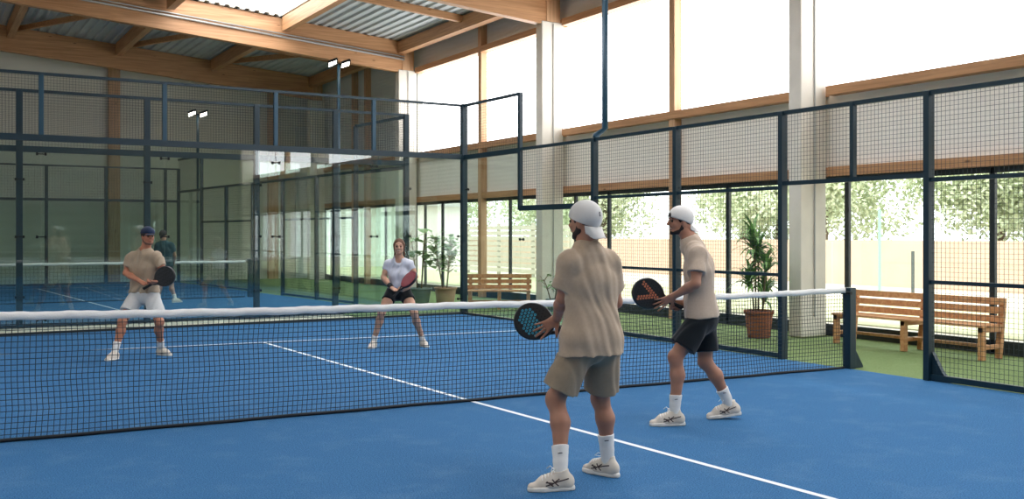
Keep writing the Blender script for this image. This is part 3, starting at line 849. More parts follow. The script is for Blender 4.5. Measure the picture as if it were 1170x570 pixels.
def person(spec):
    D0 = spec['D']; s = spec.get('s', 1.0); vox = spec['vox']; det = spec['detail']; fem = spec.get('female', False)
    J = {k: W(v[0], v[1], D0 + v[2]) for k, v in spec['J'].items()}
    for q in 'lr':
        J[q + 'an'][2] = .095 * s * spec.get('shoe', 1) + .19 * math.sin(spec.get('pitch', {}).get(q, 0))
    right = nrm((J['rsh'] - J['lsh']) * [1, 1, 0]); fwd = nrm(np.cross(UP, right))
    hipc = (J['rhip'] + J['lhip']) / 2; hr = nrm((J['rhip'] - J['lhip']) * [1, 1, 0]); hf = nrm(np.cross(UP, hr))
    neck = J['neck']; chestc = (J['rsh'] + J['lsh']) / 2
    up_t = nrm(neck - hipc); back = -nrm(fwd - up_t * np.dot(fwd, up_t))
    base = np.array([hipc[0], hipc[1], 0]); root = empty('person', base); tag(root, spec['label'], 'person')
    allp = np.array(list(J.values())); lo, hi = allp.min(0) - .3, allp.max(0) + .32; lo[2] = max(lo[2], -.05)
    face = nrm(spec['face']); hc = J['head']
    sk = skin('skin ' + spec['skin'], spec['skin'])
    wsh = .5 * np.linalg.norm(J['rsh'] - J['lsh'])
    # ---------------- body
    F = Field(lo, hi, vox)
    P, ax = head_prims(F, hc, face, s * .97)
    F.cone(neck - up_t * .04, hc - face * .018 - UP * .03 * s, (.062 if not fem else .052) * s, (.058 if not fem else .05) * s, .03)
    F.cone(chestc - up_t * .1, hipc + up_t * .08, (.12 if not fem else .09) * s, (.105 if not fem else .08) * s, .05, back, .72)
    F.cone(neck - up_t * .0, J['lsh'] * .6 + neck * .4, .04 * s, .04 * s, .04); F.cone(neck, J['rsh'] * .6 + neck * .4, .04 * s, .04 * s, .04)
    F.cone(J['lsh'] * .85 + neck * .15, J['rsh'] * .85 + neck * .15, .05 * s, .05 * s, .05)
    F.cone(J['lhip'], J['rhip'], .07 * s, .07 * s, .05)
    hands = spec['hands']
    for q, sg in (('l', -1), ('r', 1)):
        sh, el, wr = J[q + 'sh'], J[q + 'el'], J[q + 'wr']
        F.cone(sh, sh * .45 + el * .55, .052 * s, .045 * s, .02); F.cone(sh * .5 + el * .5, el, .043 * s, .037 * s, .02)
        F.cone(el, el * .68 + wr * .32, .037 * s, .041 * s, .02); F.cone(el * .7 + wr * .3, wr, .041 * s, .0255 * s, .02)
        hd = hands[q]; hand(F, wr, hd['d'], np.array(hd['pn']), hd['side'], hd.get('curl', (.4,) * 4), hd.get('spread', .1), hd.get('thumb', (.6, .3)), s * hd.get('s', 1))
        hip, kn, an = J[q + 'hip'], J[q + 'kn'], J[q + 'an']; lf = nrm(hf + (np.array(spec['foot'][q]) * .3))
        F.cone(hip, hip * .5 + kn * .5, .08 * s, .073 * s, .04); F.cone(hip * .5 + kn * .5, kn, .075 * s, .053 * s, .03)
        F.ell(kn + nrm(np.array(spec['foot'][q])) * .012, np.array([.05, .05, .06]) * s, None, .02)
        back_l = -nrm(np.array(spec['foot'][q]) * 1.0)
        F.cone(kn, kn * .68 + an * .32 + back_l * .018 * s, .05 * s, .056 * s, .03); F.cone(kn * .68 + an * .32 + back_l * .018 * s, kn * .3 + an * .7 + back_l * .006, .055 * s, .04 * s, .03)
        F.cone(kn * .3 + an * .7, an, .038 * s, .033 * s, .02)
        fd = nrm(spec['foot'][q]); F.cone(an - UP * .04, an + fd * .1 * s - UP * .055, .03 * s, .025 * s, .02)
    O = []
    body = F.mesh('body', sk)
    O.append(body)
    # ---------------- face details
    eyes = MB(); 
    for q in (-1, 1):
        c = P(q * .031, .0835, .004); e_ = MB()
        e_.lathe([(0.0001, -.011), (.007, -.0085), (.011, 0), (.007, .0085), (.0001, .011)], 10, tuple(c)); O.append(e_.build('eye', mat('eye', '3a2c25' if det else '2b211c', .2), smooth=True))
        b = MB().tube([P(q * .014, .0945, .0255), P(q * .03, .0935, .031), P(q * .047, .078, .026)], .0035, 6); O.append(b.build('eyebrow', mat('hair ' + spec['hair'], spec['hair'], .8)))
    mth = MB()
    if spec.get('smile'):
        mth.tube([P(-.022, .087, -.053), P(-.011, .0935, -.058), P(.011, .0935, -.058), P(.022, .087, -.053)], .0034, 8); O.append(mth.build('teeth', mat('teeth', 'd3c3b4', .4), smooth=True))
    else:
        mth.tube([P(-.022, .089, -.058), P(0, .096, -.058), P(.022, .089, -.058)], .0028, 8); O.append(mth.build('mouth', mat('lips', '8d4a40', .5), smooth=True))
    # ---------------- hair (a shell over the skull)
    H = Field(hc - .26, hc + .22, max(vox * .9, .004))
    H.ell(P(0, -.014, .03), np.array([.081, .095, .090]) * s, ax, .01)
    if fem:
        H.cone(P(-.06, -.02, .02), P(-.062, .0, -.05), .028, .02, .02); H.cone(P(.06, -.02, .02), P(.062, .0, -.05), .028, .02, .02)
        H.ell(P(0, .085, -.03), np.array([.072, .08, .102]) * s, ax, .01, 'sub')
        H.cone(P(0, -.1, .0), P(.05, -.13, -.06), .03, .03, .02); H.cone(P(.05, -.13, -.06), P(.075, -.1, -.16), .028, .012, .02)
        H.cone(P(-.06, -.05, -.05), P(-.085, -.02, -.13), .018, .01, .02)
    else:
        H.cut(P(0, .0, -.035 + spec.get('hairlow', 0)), -UP + face * .0)
        H.ell(P(0, .095, -.02), np.array([.085, .085, .072]) * s, ax, .01, 'sub')
        for q in (-1, 1): H.ell(P(q * .085, .0, -.025), np.array([.03, .026, .03]) * s, ax, .005, 'sub')
    if spec.get('cap') and spec['cap']['dir'] == 'back': H.ell(P(0, .078, .056), np.array([.036, .022, .02]) * s, ax, .005)
    H.offset(folds(.0015, 240, face, 160, right))
    O.append(H.mesh('hair', mat('hair ' + spec['hair'], spec['hair'], .7, noise=.3, nscale=60)))
    if spec.get('beard'):
        bcol = spec.get('beardcol', spec['hair'])
        H = Field(P(0, .03, -.06) - .14, P(0, .03, -.06) + .14, .004)
        H.cone(P(-.03, .03, -.078), P(.03, .03, -.078), .0295 * s, .0295 * s, .025)
        for q in (-1, 1):
            H.cone(P(q * .047, .0, -.055), P(q * .027, .05, -.087), .0235 * s, .021 * s, .02); H.cone(P(q * .056, .005, -.02), P(q * .048, .005, -.055), .017, .022, .02)
        H.ell(P(0, .07, -.093), np.array([.027, .0215, .021]) * s, ax, .016)
        H.cone(P(-.022, .085, -.045), P(.022, .085, -.045), .009, .009, .01)
        H.ell(P(0, .105, -.058), np.array([.026, .025, .011]) * s, ax, .004, 'sub'); H.ell(P(0, .07, .02), np.array([.1, .09, .06]), ax, .01, 'sub')
        H.F += spec.get('beardthin', .0)
        O.append(H.mesh('beard', mat('hair ' + bcol, bcol, .7)))
    # ---------------- cap
    cap = spec.get('cap')
    if cap:
        cf = face if cap['dir'] == 'front' else -face
        H = Field(hc - .26, hc + .26, max(vox * .8, .0035)); tilt = cap.get('tilt', .0)
        ctop = P(0, -.008, .03)
        H.ell(ctop, np.array([.090, .109, .102]) * s, ax, .01)
        pn_ = nrm(-UP + face * tilt)
        H.cut(ctop + UP * cap.get('low', -.005), pn_)
        if cap['dir'] == 'back':   # strap opening over the forehead
            H.ell(P(0, .105, .052), np.array([.032, .03, .022]) * s, ax, .003, 'sub')
        c_o = H.mesh('cap', cloth('cap ' + cap['c'], cap['c'], .03)); O.append(c_o)
        br = MB(); cr = nrm(np.cross(cf, UP)); drop = cap.get('drop', .35); n0 = 13; rows = 6
        dn = nrm(cf * math.cos(drop) - UP * math.sin(drop)); bc = ctop + UP * cap.get('low', -.005) + cf * ((.05 if cap['dir'] == 'back' else .062) * s)
        if cap['dir'] == 'back': bc = bc - UP * tilt * .085
        for sgn in (1, -1):
            for j in range(rows + 1):
                v = j / rows
                for i in range(n0):
                    u_ = (i / (n0 - 1)) * 2 - 1
                    x = u_ * (.086 if cap['dir'] == 'back' else .078) * (1 - .12 * v); base_y = .035 * math.sqrt(max(0, 1 - u_ * u_)); y = v * (.08 if cap['dir'] == 'back' else .072) * math.sqrt(max(.0, 1 - abs(u_) ** 2.6)) ; z = (-.004 * u_ * u_ - .045 * u_ * u_ * v + tilt * (.035 - base_y) if cap['dir'] == 'back' else -.022 * u_ * u_) + sgn * .0018
                    br.v.append(tuple(bc + cr * x * s + cf * base_y * s + dn * y * s + UP * z * s))
        N1 = (rows + 1) * n0
        for j in range(rows):
            for i in range(n0 - 1):
                a = j * n0 + i; br.f += [[a, a + 1, a + n0 + 1, a + n0], [N1 + a, N1 + a + n0, N1 + a + n0 + 1, N1 + a + 1]]
        for i in range(n0 - 1): a = rows * n0 + i; br.f.append([a, a + 1, N1 + a + 1, N1 + a])
        b_o = br.build('cap_brim', cloth('cap ' + cap['c'], cap['c'], .03), c_o, smooth=True)
        if cap['dir'] == 'back' and det:
            lr = nrm(np.cross(cf, UP)); q = ctop + cf * .125 + lr * .003 + UP * .015
            for pl in ([(0, .011), (.009, .014), (.013, .005), (.004, 0)], [(.004, -.002), (.013, -.007), (.007, -.016), (-.002, -.013)]):
                ribbon(c_o, [q + lr * (a_ * 1.0) + UP * b_ for a_, b_ in pl], .0034, mat('cap emblem', '2a2a2e', .7), 'cap_emblem', c_o)
    # ---------------- shirt
    sc = cloth('shirt ' + spec['shirt'], spec['shirt'])
    H = Field(np.minimum(lo, lo), hi, vox)
    hem = W(spec['hem'][0], spec['hem'][1], D0)
    wd = wsh + .01
    latv = nrm(np.cross(up_t, back))
    ct = chestc - up_t * .12
    for off_ in (-1, 1):
        H.cone(ct + latv * off_ * wd * .36, hipc + up_t * .1 + latv * off_ * wd * spec.get('waist', .30), (.128 if not fem else .108) * s, (.118 if not fem else .095) * s, .05, back, .82 * spec.get('deep', 1))
        H.cone(hipc + up_t * .12 + latv * off_ * wd * spec.get('waist', .30), hipc - up_t * .16 + latv * off_ * wd * .36, .122 * s if not fem else .108, .130 * s if not fem else .115, .05, back, .95)
    H.ell(ct + up_t * .05 + back * .015, np.array([wd * (.92 if not fem else .8), .105 * s * (1 if not fem else .85), .15 * s]), [latv, back, up_t], .05)
    if fem: 
        for off_ in (-1, 1): H.ell(ct - back * .06 + latv * off_ * .065 - up_t * .02, np.array([.06, .05, .06]), [latv, back, up_t], .06)
    H.cone(J['lsh'] + (neck - J['lsh']) * .1, J['rsh'] + (neck - J['rsh']) * .1, .06 * s if not fem else .045, .06 * s if not fem else .045, .05)
    H.cone(neck - up_t * .055, neck - up_t * .015, .085 * s, .07 * s, .05)
    hl = spec.get('hemdir', up_t)
    for dz_ in (.02, -.12): H.cone(J['lhip'] + UP * dz_ + (J['lhip'] - J['rhip']) * spec.get('wide', -.1), J['rhip'] + UP * dz_ - (J['lhip'] - J['rhip']) * -.1, (.121 if not fem else .1) * s, (.121 if not fem else .1) * s, .05)
    H.cut(hem, -np.array(hl))
    for q in ('l', 'r'):
        sh, el = J[q + 'sh'], J[q + 'el']; t_ = spec.get('sleeve', .62); e_ = sh + (el - sh) * t_; dd = nrm(el - sh)
        H.cone(sh - dd * .005, sh + (el - sh) * (t_ + .1), .071 * s if not fem else .058, .073 * s if not fem else .055, .035, cuts=((e_, dd),))
        if det: H.cone(e_ - dd * -.045, e_ + dd * .1, .057 * s, .06 * s, .003, op='sub')
    tz = neck - up_t * .045; tr_ = .065 * s if not fem else .043
    H.cone(tz, J['lsh'] * .8 + neck * .2, tr_, tr_, .06); H.cone(tz, J['rsh'] * .8 + neck * .2, tr_, tr_, .06)
    # neckline
    H.cone(neck + up_t * .0 - back * .01, neck + up_t * .12 - back * .03, .058 * s if not fem else .062, .08 * s, .006, op='sub')
    if fem: H.ell(neck - back * .09 - up_t * .02, (.055, .05, .075), [latv, back, up_t], .01, 'sub')
    fa = spec.get('fold', .0045)
    H.offset(folds(fa, 62, latv + up_t * .22, 45, up_t + latv * .7, spec.get('seed', 1.0)))
    O.append(H.mesh('shirt', sc))
    # ---------------- shorts / skirt
    sc2 = cloth('shorts ' + spec['shorts'], spec['shorts'])
    H = Field(lo, hi, vox)
    hu = UP
    H.ell(hipc + UP * .02, np.array([.175, .13, .15]) * s * (1 if not fem else .9), [hr, hf, UP], .03)
    H.cone(hipc - hr * .055, hipc - hr * .055 + UP * .12, .118 * s * (1 if not fem else .88), .11 * s, .03, back, .9); H.cone(hipc + hr * .055, hipc + hr * .055 + UP * .12, .118 * s * (1 if not fem else .88), .11 * s, .03, back, .9)
    if not fem or True:
        for q in ('l', 'r'):
            hip, kn = J[q + 'hip'], J[q + 'kn']; t_ = spec['leglen']; dd = nrm(kn - hip); e_ = hip + (kn - hip) * t_
            H.cone(hip, hip + (kn - hip) * (t_ + .15), .098 * s, spec.get('legr', .1) * s, .03, cuts=((e_, dd),))
            if det: H.cone(e_ + dd * .07, e_ + dd * .15, (spec.get('legr', .1) - .02) * s, (spec.get('legr', .1) - .018) * s, .003, op='sub')
    H.cut(hem + np.array(hl) * .012, np.array(hl))
    H.offset(folds(spec.get('fold2', .004), 68, hr + UP * .35 + hf * .4, 40, UP, 2.2))
    O.append(H.mesh('skirt' if fem else 'shorts', sc2))
    # ---------------- socks and shoes
    for q in ('l', 'r'):
        kn, an = J[q + 'kn'], J[q + 'an']; fd = nrm(spec['foot'][q]); dd = nrm(kn - an); sl_ = spec.get('sock', .14)
        H = Field(an - .2, an + .25, vox)
        H.cone(an - UP * .02, an + dd * .07, .041 * s, .0435 * s, .01); H.cone(an + dd * .07 - fd * .002, an + dd * (sl_ + .04) - fd * .008, .0435 * s, .056 * s, .01, cuts=((an + dd * sl_, dd),))
        H.offset(folds(.0012, 30, fd, 160, UP))
        so = H.mesh('sock', cloth('sock white', 'e4e2dd', .04)); O.append(so)
        if det:
            c = an + dd * (sl_ - .035); side = -FW * .06; ribbon(so, [c + side - RT * .014, c + side + UP * .003, c + side + RT * .016 + UP * .004], .005, mat('sock mark', '3a3d40', .8), 'sock_mark', so)
        sh_ = shoe(an, fd, None, mat('shoe fabric', 'd6cbbb', .7, noise=.08, nscale=30), mat('shoe sole', 'e3ddd2', .6), s * spec.get('shoe', 1.0), det, spec.get('pitch', {}).get(q, 0), mat('shoe stripe', '3a2c2c', .6), lace=mat('shoelace', 'eeebe4', .8))
        O += [sh_, bpy.data.objects[-1] if False else None]
        for o in [x for x in bpy.data.objects if x.name.startswith('shoe_sole') and x.parent is None]:
            O.append(o)
    O = [o for o in O if o is not None and o.parent is None]
    adopt(root, list(dict.fromkeys(O)))
    return J, root

# facing helpers in camera-ground axes
def G(r, f, u=0): return nrm(RT * r + FW * f + UP * u)

man1 = dict(D=6.25, s=1.03, vox=.0055, detail=True, label='man in tan shirt and tan shorts seen from behind, white cap backwards, nearest the camera',
    skin='ad7c64', hair='2e211b', hairlow=-.03, shirt='b5a089', shorts='9c8a73', beard=True, face=G(-.78, .62, -.02), cap=dict(c='d3d0cb', dir='back', tilt=.38, low=-.035, drop=.95),
    J=dict(head=(668, 253, .0), neck=(671, 280, .0), lsh=(649, 304, -.07), rsh=(697, 303, .09), lel=(643, 341, -.02), lwr=(636, 364, .20), rel=(704, 345, .13), rwr=(663, 377, .30),
           lhip=(663, 392, -.03), rhip=(691, 391, .05), lkn=(635, 456, .0), rkn=(686, 455, .20), lan=(641, 539, -.16), ran=(695, 522, .20)),
    hem=(676, 405), hemdir=UP, waist=.30, wide=.06, leglen=.82, legr=.112, sleeve=.66, fold=.0055, fold2=.005, sock=.17,
    foot=dict(l=G(-.97, -.15), r=G(-.72, .69)),
    hands=dict(l=dict(d=G(-.78, .25, -.58), pn=G(.1, .97, .1), side=1, curl=(.18, .15, .2, .3), spread=.17, thumb=(1.0, .15)),
               r=dict(d=G(-.8, .35, -.1), pn=G(.0, .4, -.9), side=1, curl=(1.05, 1.1, 1.15, 1.2), spread=.0, thumb=(.5, .6))))
man2 = dict(D=8.3, s=1.02, vox=.0065, detail=True, label='smiling bearded man in beige shirt and black shorts, white cap backwards, in profile', beardthin=.002,
    skin='ad7c64', hair='2a1d18', hairlow=-.02, shirt='c2ae9a', shorts='10171c', beard=True, smile=True, face=G(-.95, -.22, .0), cap=dict(c='dcd8d2', dir='back', tilt=.38, low=-.03, drop=.6),
    J=dict(head=(777, 253, .02), neck=(789, 273, .0), lsh=(797, 293, -.165), rsh=(794, 291, .155), lel=(795, 324, -.24), lwr=(770, 338, -.10), rel=(790, 324, .2), rwr=(783, 347, .05),
           lhip=(801, 364, -.09), rhip=(804, 364, .09), lkn=(772, 408, -.14), rkn=(806, 413, .10), lan=(771, 474, -.16), ran=(834, 465, .14)),
    hem=(804, 362), hemdir=G(-.1, 0, 1), waist=.28, deep=1.12, leglen=.74, legr=.112, sleeve=.6, fold=.006, fold2=.005, sock=.15,
    foot=dict(l=G(-.99, -.1), r=G(-.97, -.05)), pitch=dict(r=.12), shoe=1.03,
    hands=dict(l=dict(d=G(-.85, .08, -.5), pn=G(-.1, .95, .2), side=1, curl=(.15, .15, .2, .25), spread=.16, thumb=(.9, .15)),
               r=dict(d=G(-.92, -.1, -.3), pn=G(.1, -.9, .3), side=1, curl=(1.05, 1.1, 1.15, 1.2), spread=.0, thumb=(.5, .6))))
man3 = dict(D=12.7, s=.97, vox=.0075, detail=False, label='man in tan shirt, white shorts and navy cap crouching beyond the net at left',
    skin='b3785c', hair='2a1f1a', shirt='a4927c', shorts='c9c8c4', beard=True, beardcol='5a3e32', beardthin=.002, face=G(.66, -.74, -.05), cap=dict(c='1c2a45', dir='front', tilt=-.02, low=.01, drop=.12),
    J=dict(head=(169, 270, -.04), neck=(166, 285, .0), rsh=(149, 296.5, .04), lsh=(180, 295.5, -.05), rel=(144, 312, -.02), rwr=(161, 322, -.26), lel=(187, 311, -.08), lwr=(181, 322, -.28),
           rhip=(157, 337, .03), lhip=(173, 337, -.01), rkn=(140, 367, -.2), lkn=(182, 368, -.08), ran=(131, 401, -.30), lan=(184, 394.5, .15)),
    hem=(165, 334), hemdir=UP, waist=.28, leglen=.66, legr=.112, sleeve=.58, fold=.009, sock=.13,
    foot=dict(r=G(-.15, -.98), l=G(.85, -.5)),
    hands=dict(r=dict(d=G(.9, -.2, -.3), pn=G(.1, -.4, .9), side=1, curl=(1, 1, 1, 1), spread=.0, thumb=(.5, .6)),
               l=dict(d=G(-.9, -.3, -.2), pn=G(-.1, .5, .85), side=-1, curl=(1, 1, 1, 1), spread=.0, thumb=(.5, .6))))
woman = dict(D=13.8, s=.93, vox=.0075, detail=False, female=True, label='woman in white shirt and black skirt crouching beyond the net with a red racket',
    skin='c79a80', hair='5c3f2d', shirt='c6c8d2', shorts='14181c', smile=True, face=G(.06, -.99, -.05),
    J=dict(head=(456, 281.5, -.06), neck=(456, 294, .0), rsh=(443.5, 302.5, .0), lsh=(468.5, 302.5, .0), rel=(438, 317, -.02), rwr=(448, 329, -.22), lel=(475, 316, -.02), lwr=(466, 329, -.24),
           rhip=(448, 335, .03), lhip=(463, 335, .03), rkn=(436, 357, -.2), lkn=(473, 357, -.2), ran=(427, 389, -.10), lan=(483, 388, .05)),
    hem=(456, 329), hemdir=UP, waist=.17, leglen=.4, legr=.1, sleeve=.42, fold=.006, sock=.075,
    foot=dict(r=G(-.15, -.98), l=G(.45, -.9)),
    hands=dict(r=dict(d=G(.85, -.3, -.35), pn=G(.1, -.4, .9), side=1, curl=(1, 1, 1, 1), spread=.0, thumb=(.5, .6)),
               l=dict(d=G(-.8, -.3, -.4), pn=G(-.1, .5, .85), side=-1, curl=(1, 1, 1, 1), spread=.0, thumb=(.5, .6))))
man4 = dict(D=22.6, s=1.0, vox=.012, detail=False, label='distant player in dark teal shirt seen from behind on the second court',
    skin='b78a74', hair='2a2422', shirt='2c4a52', shorts='23292c', face=G(.1, .99), cap=None,
    J=dict(head=(186.5, 268.5, .0), neck=(187, 276, .0), lsh=(180.5, 281, .0), rsh=(196, 281, .0), lel=(178, 292, .05), lwr=(181, 302, .25), rel=(199.5, 292, .05), rwr=(198, 302, .25),
           lhip=(184, 307, .0), rhip=(192, 307, .0), lkn=(183, 325, .0), rkn=(195.5, 325, .05), lan=(181, 341.3, -.05), ran=(200, 341, .0)),
    hem=(188, 304), hemdir=UP, leglen=.75, legr=.11, sleeve=.6, fold=.003, sock=.1,
    foot=dict(l=G(-.2, .98), r=G(.5, .86)),
    hands=dict(l=dict(d=G(.3, .9, -.1), pn=G(0, 0, -1), side=1), r=dict(d=G(-.3, .9, -.1), pn=G(0, 0, -1), side=-1)))
J1, _ = person(man1); J2, _ = person(man2); J3, _ = person(man3); JW, RW = person(woman); J4, _ = person(man4)
def rk(px, py, D, hx, hy_, hD, n, **kw):
    """racket whose head centre and grip end are the given points"""
    C = W(px, py, D); Hh = W(hx, hy_, hD); return racket(C, Hh - C, n, **kw)
rk(609, 367, 6.57, 652, 381, 6.56, G(.12, -.97, .15), root_label='black padel racket with blue dots held by the nearest man', pattern='3fa6c4', dots='chevron', R=.123)
rk(739.5, 335, 8.26, 774, 349, 8.30, G(.1, -.97, .1), root_label='black padel racket with orange dots held by the man in black shorts', pattern='d9805a', dots='v', R=.128)
rk(189, 315.5, 12.4, 171, 326, 12.42, G(.25, -.95, .1), root_label='plain black padel racket held by the man in the navy cap', pattern='25292c', dots='none2', R=.125)
rk(468, 319, 13.52, 456, 332, 13.5, G(-.8, -.55, .2), root_label='red patterned padel racket held by the woman', pattern='c9848a', face='7c3138', dots='all', R=.125)
# ------------------------------------------------------------------ wristband, benches, plants
wd_ = JW['rel'] - JW['rwr']
wbo = MB().tube([JW['rwr'] + wd_ * .04, JW['rwr'] + wd_ * .06, JW['rwr'] + wd_ * .3, JW['rwr'] + wd_ * .32], [.03, .034, .037, .033], 14).build('wristband', mat('black wristband', '17191b', .9), smooth=True)
wbo.parent = RW; wbo.matrix_parent_inverse = Matrix.Translation(-Vector(RW.location))
def bench(name, origin, ang, length, label, seat=.44, backh=.82, depth=.42, m=M_WOODB):
    r0 = empty(name, origin); tag(r0, label, 'bench', 'slatted wooden benches along the window wall')
    K = []; L_ = length
    # local axes: x = length, y = towards the back
    nleg = 3
    for i in range(nleg):
        x = .05 + (L_ - .1) * i / (nleg - 1)
        K.append(MB().box((x - .035, 0, 0), (x + .035, .07, seat - .03)).build('leg', m, bevel=.004))
        K.append(MB().bar((x, depth - .035, 0), (x, depth + .06, backh - .01), .07, .06, (0, 1, 0)).build('leg', m, bevel=.004))
        K.append(MB().box((x - .03, .07, .13), (x + .03, depth - .05, .18)).build('stretcher', m))
        K.append(MB().box((x - .03, 0, seat - .09), (x + .03, depth, seat - .03)).build('seat_support', m))
    for j in range(4):
        y = -.02 + j * .108; K.append(MB().box((0, y, seat - .03), (L_, y + .095, seat)).build('seat_slat', m, bevel=.004))
    for j in range(3):
        z = seat + .02 + j * .11; yy = depth - .035 + .095 * (z / backh) - .055
        K.append(MB().bar((-.02, yy, z + .04), (L_ + .02, yy, z + .04), .022, .085).build('back_slat', m, bevel=.004))
    K.append(MB().box((.03, depth * .5 - .02, .14), (L_ - .03, depth * .5 + .02, .18)).build('stretcher', m))
    for o in K: o.parent = r0
    r0.rotation_euler = (0, 0, ang); return r0
# long bench by the right-hand window: x of the bench runs toward +y (away), back against the glass
bench('wooden_bench', (6.98, 1.98, 0), -math.pi / 2, 2.36, 'long slatted wooden bench under the window beyond the open gate at right', depth=.40, backh=.76, seat=.43)
bl = W(534, 332, 20.6); bl[2] = 0
bench('wooden_bench', tuple(bl), -YAW, 1.3, 'smaller slatted wooden bench behind the side fence, beside the middle column', seat=.39, backh=.71, depth=.36)

def pot(c, r, h, m, ribs=True):
    mb = MB(); mb.lathe([(0.001, 0), (r * .74, 0), (r * .78, .02), (r * .95, h * .86), (r * .95, h * .87), (r * 1.04, h * .875), (r * 1.05, h), (r * .96, h), (r * .93, h * .9), (.001, h * .9)], 32, tuple(c))
    return mb.build('pot', m, smooth=True, bevel=0)
def leaf(mb, base, d, up, L_, w, droop=.6, n=7, fold=.15, shape=.5):
    """a blade: width profile, drooping along its length"""
    p = np.array(base, float); d = nrm(d); rt_ = nrm(np.cross(d, UP)); a0 = math.asin(max(-1, min(1, d[2]))); hd = nrm([d[0], d[1], 1e-6]); n0 = len(mb.v)
    for i in range(n + 1):
        t = i / n; a = a0 - droop * t * t * 2.0
        wd = w * (math.sin(math.pi * min(1, (t * .96 + .04)) ** shape) ** .8) * .5
        nn = nrm(UP * math.cos(a) - hd * math.sin(a))
        mb.v += [tuple(p - rt_ * wd + nn * wd * fold), tuple(p), tuple(p + rt_ * wd + nn * wd * fold)]
        p = p + (hd * math.cos(a) + UP * math.sin(a)) * L_ / n
    for i in range(n):
        a = n0 + i * 3; mb.f += [[a, a + 1, a + 4, a + 3], [a + 1, a + 2, a + 5, a + 4]]
M_LEAF = mat('leaf green', '7ba554', .45, c2='4f7c38', nscale=6); M_LEAF2 = mat('leaf light green', '93b873', .5, c2='648f4e', nscale=6)
M_STEM = mat('plant stem', '7d6a4a', .8); M_TERRA = mat('terracotta', 'a9694a', .8, noise=.15, nscale=9, bump=.1); M_TERRA2 = mat('pale terracotta', 'b89478', .8, noise=.12, nscale=9)
M_GPOT = mat('grey green pot', '6d7f78', .7, noise=.08); M_SOIL = mat('soil', '3a2e24', .95, bump=.5)
def dracaena(c, label, r=.2, h=.4, top=1.62, spread=.42, canes=5, nl=46):
    r0 = empty('potted_dracaena', tuple(c)); tag(r0, label, 'plant'); K = [pot(c, r, h, mat('woven basket pot', 'a3623f', .85, noise=.35, nscale=55, bump=.6, bscale=70, stretch=(1, 1, 2.4)))]
    K.append(MB().lathe([(.001, 0), (r * .9, 0)], 24, (c[0], c[1], h * .93)).build('soil', M_SOIL))
    for k in range(canes):
        a = k * 2.4; b = np.array([c[0] + .07 * math.cos(a), c[1] + .07 * math.sin(a), h * .9]); tp = b + np.array([.06 * math.cos(a), .06 * math.sin(a), (top - h) * (.35 + .16 * k)])
        K.append(MB().tube([b, b * .5 + tp * .5 + np.array([.01, .0, 0]), tp], .014, 8).build('cane', M_STEM, smooth=True))
        mb = MB()
        for i in range(nl):
            an = rng.uniform(0, 6.28); el = rng.uniform(-.1, 1.35); L_ = rng.uniform(.32, .52) * (spread / .42)
            leaf(mb, tp - UP * rng.uniform(0, .28), (math.cos(an) * math.cos(el), math.sin(an) * math.cos(el), math.sin(el)), UP, L_, .06, rng.uniform(.5, 1.0))
        K.append(mb.build('foliage', M_LEAF if k % 2 else M_LEAF2, smooth=True))
    adopt(r0, K)
pc = gnd(867, 385.5); dracaena((pc[0], pc[1], 0), 'bushy strap-leaved plant in a brown basket pot beside the right column', r=.215, h=.41, top=1.64, spread=.38)
def broadleaf(c, name, label, potm, r, h, stems, nleaf, lsz, top, lm, spread=.3):
    r0 = empty(name, tuple(c)); tag(r0, label, 'plant'); K = [pot(c, r, h, potm)]
    K.append(MB().lathe([(.001, 0), (r * .9, 0)], 24, (c[0], c[1], h * .93)).build('soil', M_SOIL))
    for k in range(stems):
        a = k * 2.1 + .5; b = np.array([c[0] + .06 * math.cos(a), c[1] + .06 * math.sin(a), h * .9]); tp = b + np.array([spread * .55 * math.cos(a), spread * .55 * math.sin(a), (top - h) * rng.uniform(.62, .85)])
        mid = (b + tp) / 2 + np.array([0, 0, .05]); sm = MB().tube([b, mid, tp], [.013, .011, .007], 8); mb = MB()
        for i in range(nleaf):
            t = rng.uniform(.35, 1); q = b * (1 - t) + tp * t; an = rng.uniform(0, 6.28); el = rng.uniform(.2, 1.1); L1 = rng.uniform(.06, .2) * spread / .3
            dd = np.array([math.cos(an) * math.cos(el), math.sin(an) * math.cos(el), math.sin(el)]); e = q + dd * L1; sm.tube([q, e], .004, 5)
            leaf(mb, e, nrm(dd * [1, 1, .4]), UP, lsz * rng.uniform(.7, 1.2), lsz * .62, rng.uniform(.4, .9), shape=.8, fold=.1)
        K.append(sm.build('stem', M_STEM, smooth=True)); K.append(mb.build('foliage', lm, smooth=True))
    adopt(r0, K)
p1 = gnd(509, 346.5); broadleaf((p1[0], p1[1], 0), 'potted_fig', 'tall leafy fig in a pale terracotta pot near the far corner', M_TERRA2, .25, .36, 5, 40, .18, 1.75, M_LEAF2, .34)
p2 = gnd(480, 346); broadleaf((p2[0], p2[1], 0), 'potted_banana_plant', 'large-leaved plant in a grey-green pot behind the woman', M_GPOT, .26, .34, 4, 5, .4, 2.0, M_LEAF2, .26)
p3 = np.array([6.75, 8.9, 0]); broadleaf(p3, 'potted_shrub', 'small leafy plant at the foot of the middle column', M_GPOT, .15, .25, 3, 12, .13, .75, M_LEAF, .25)

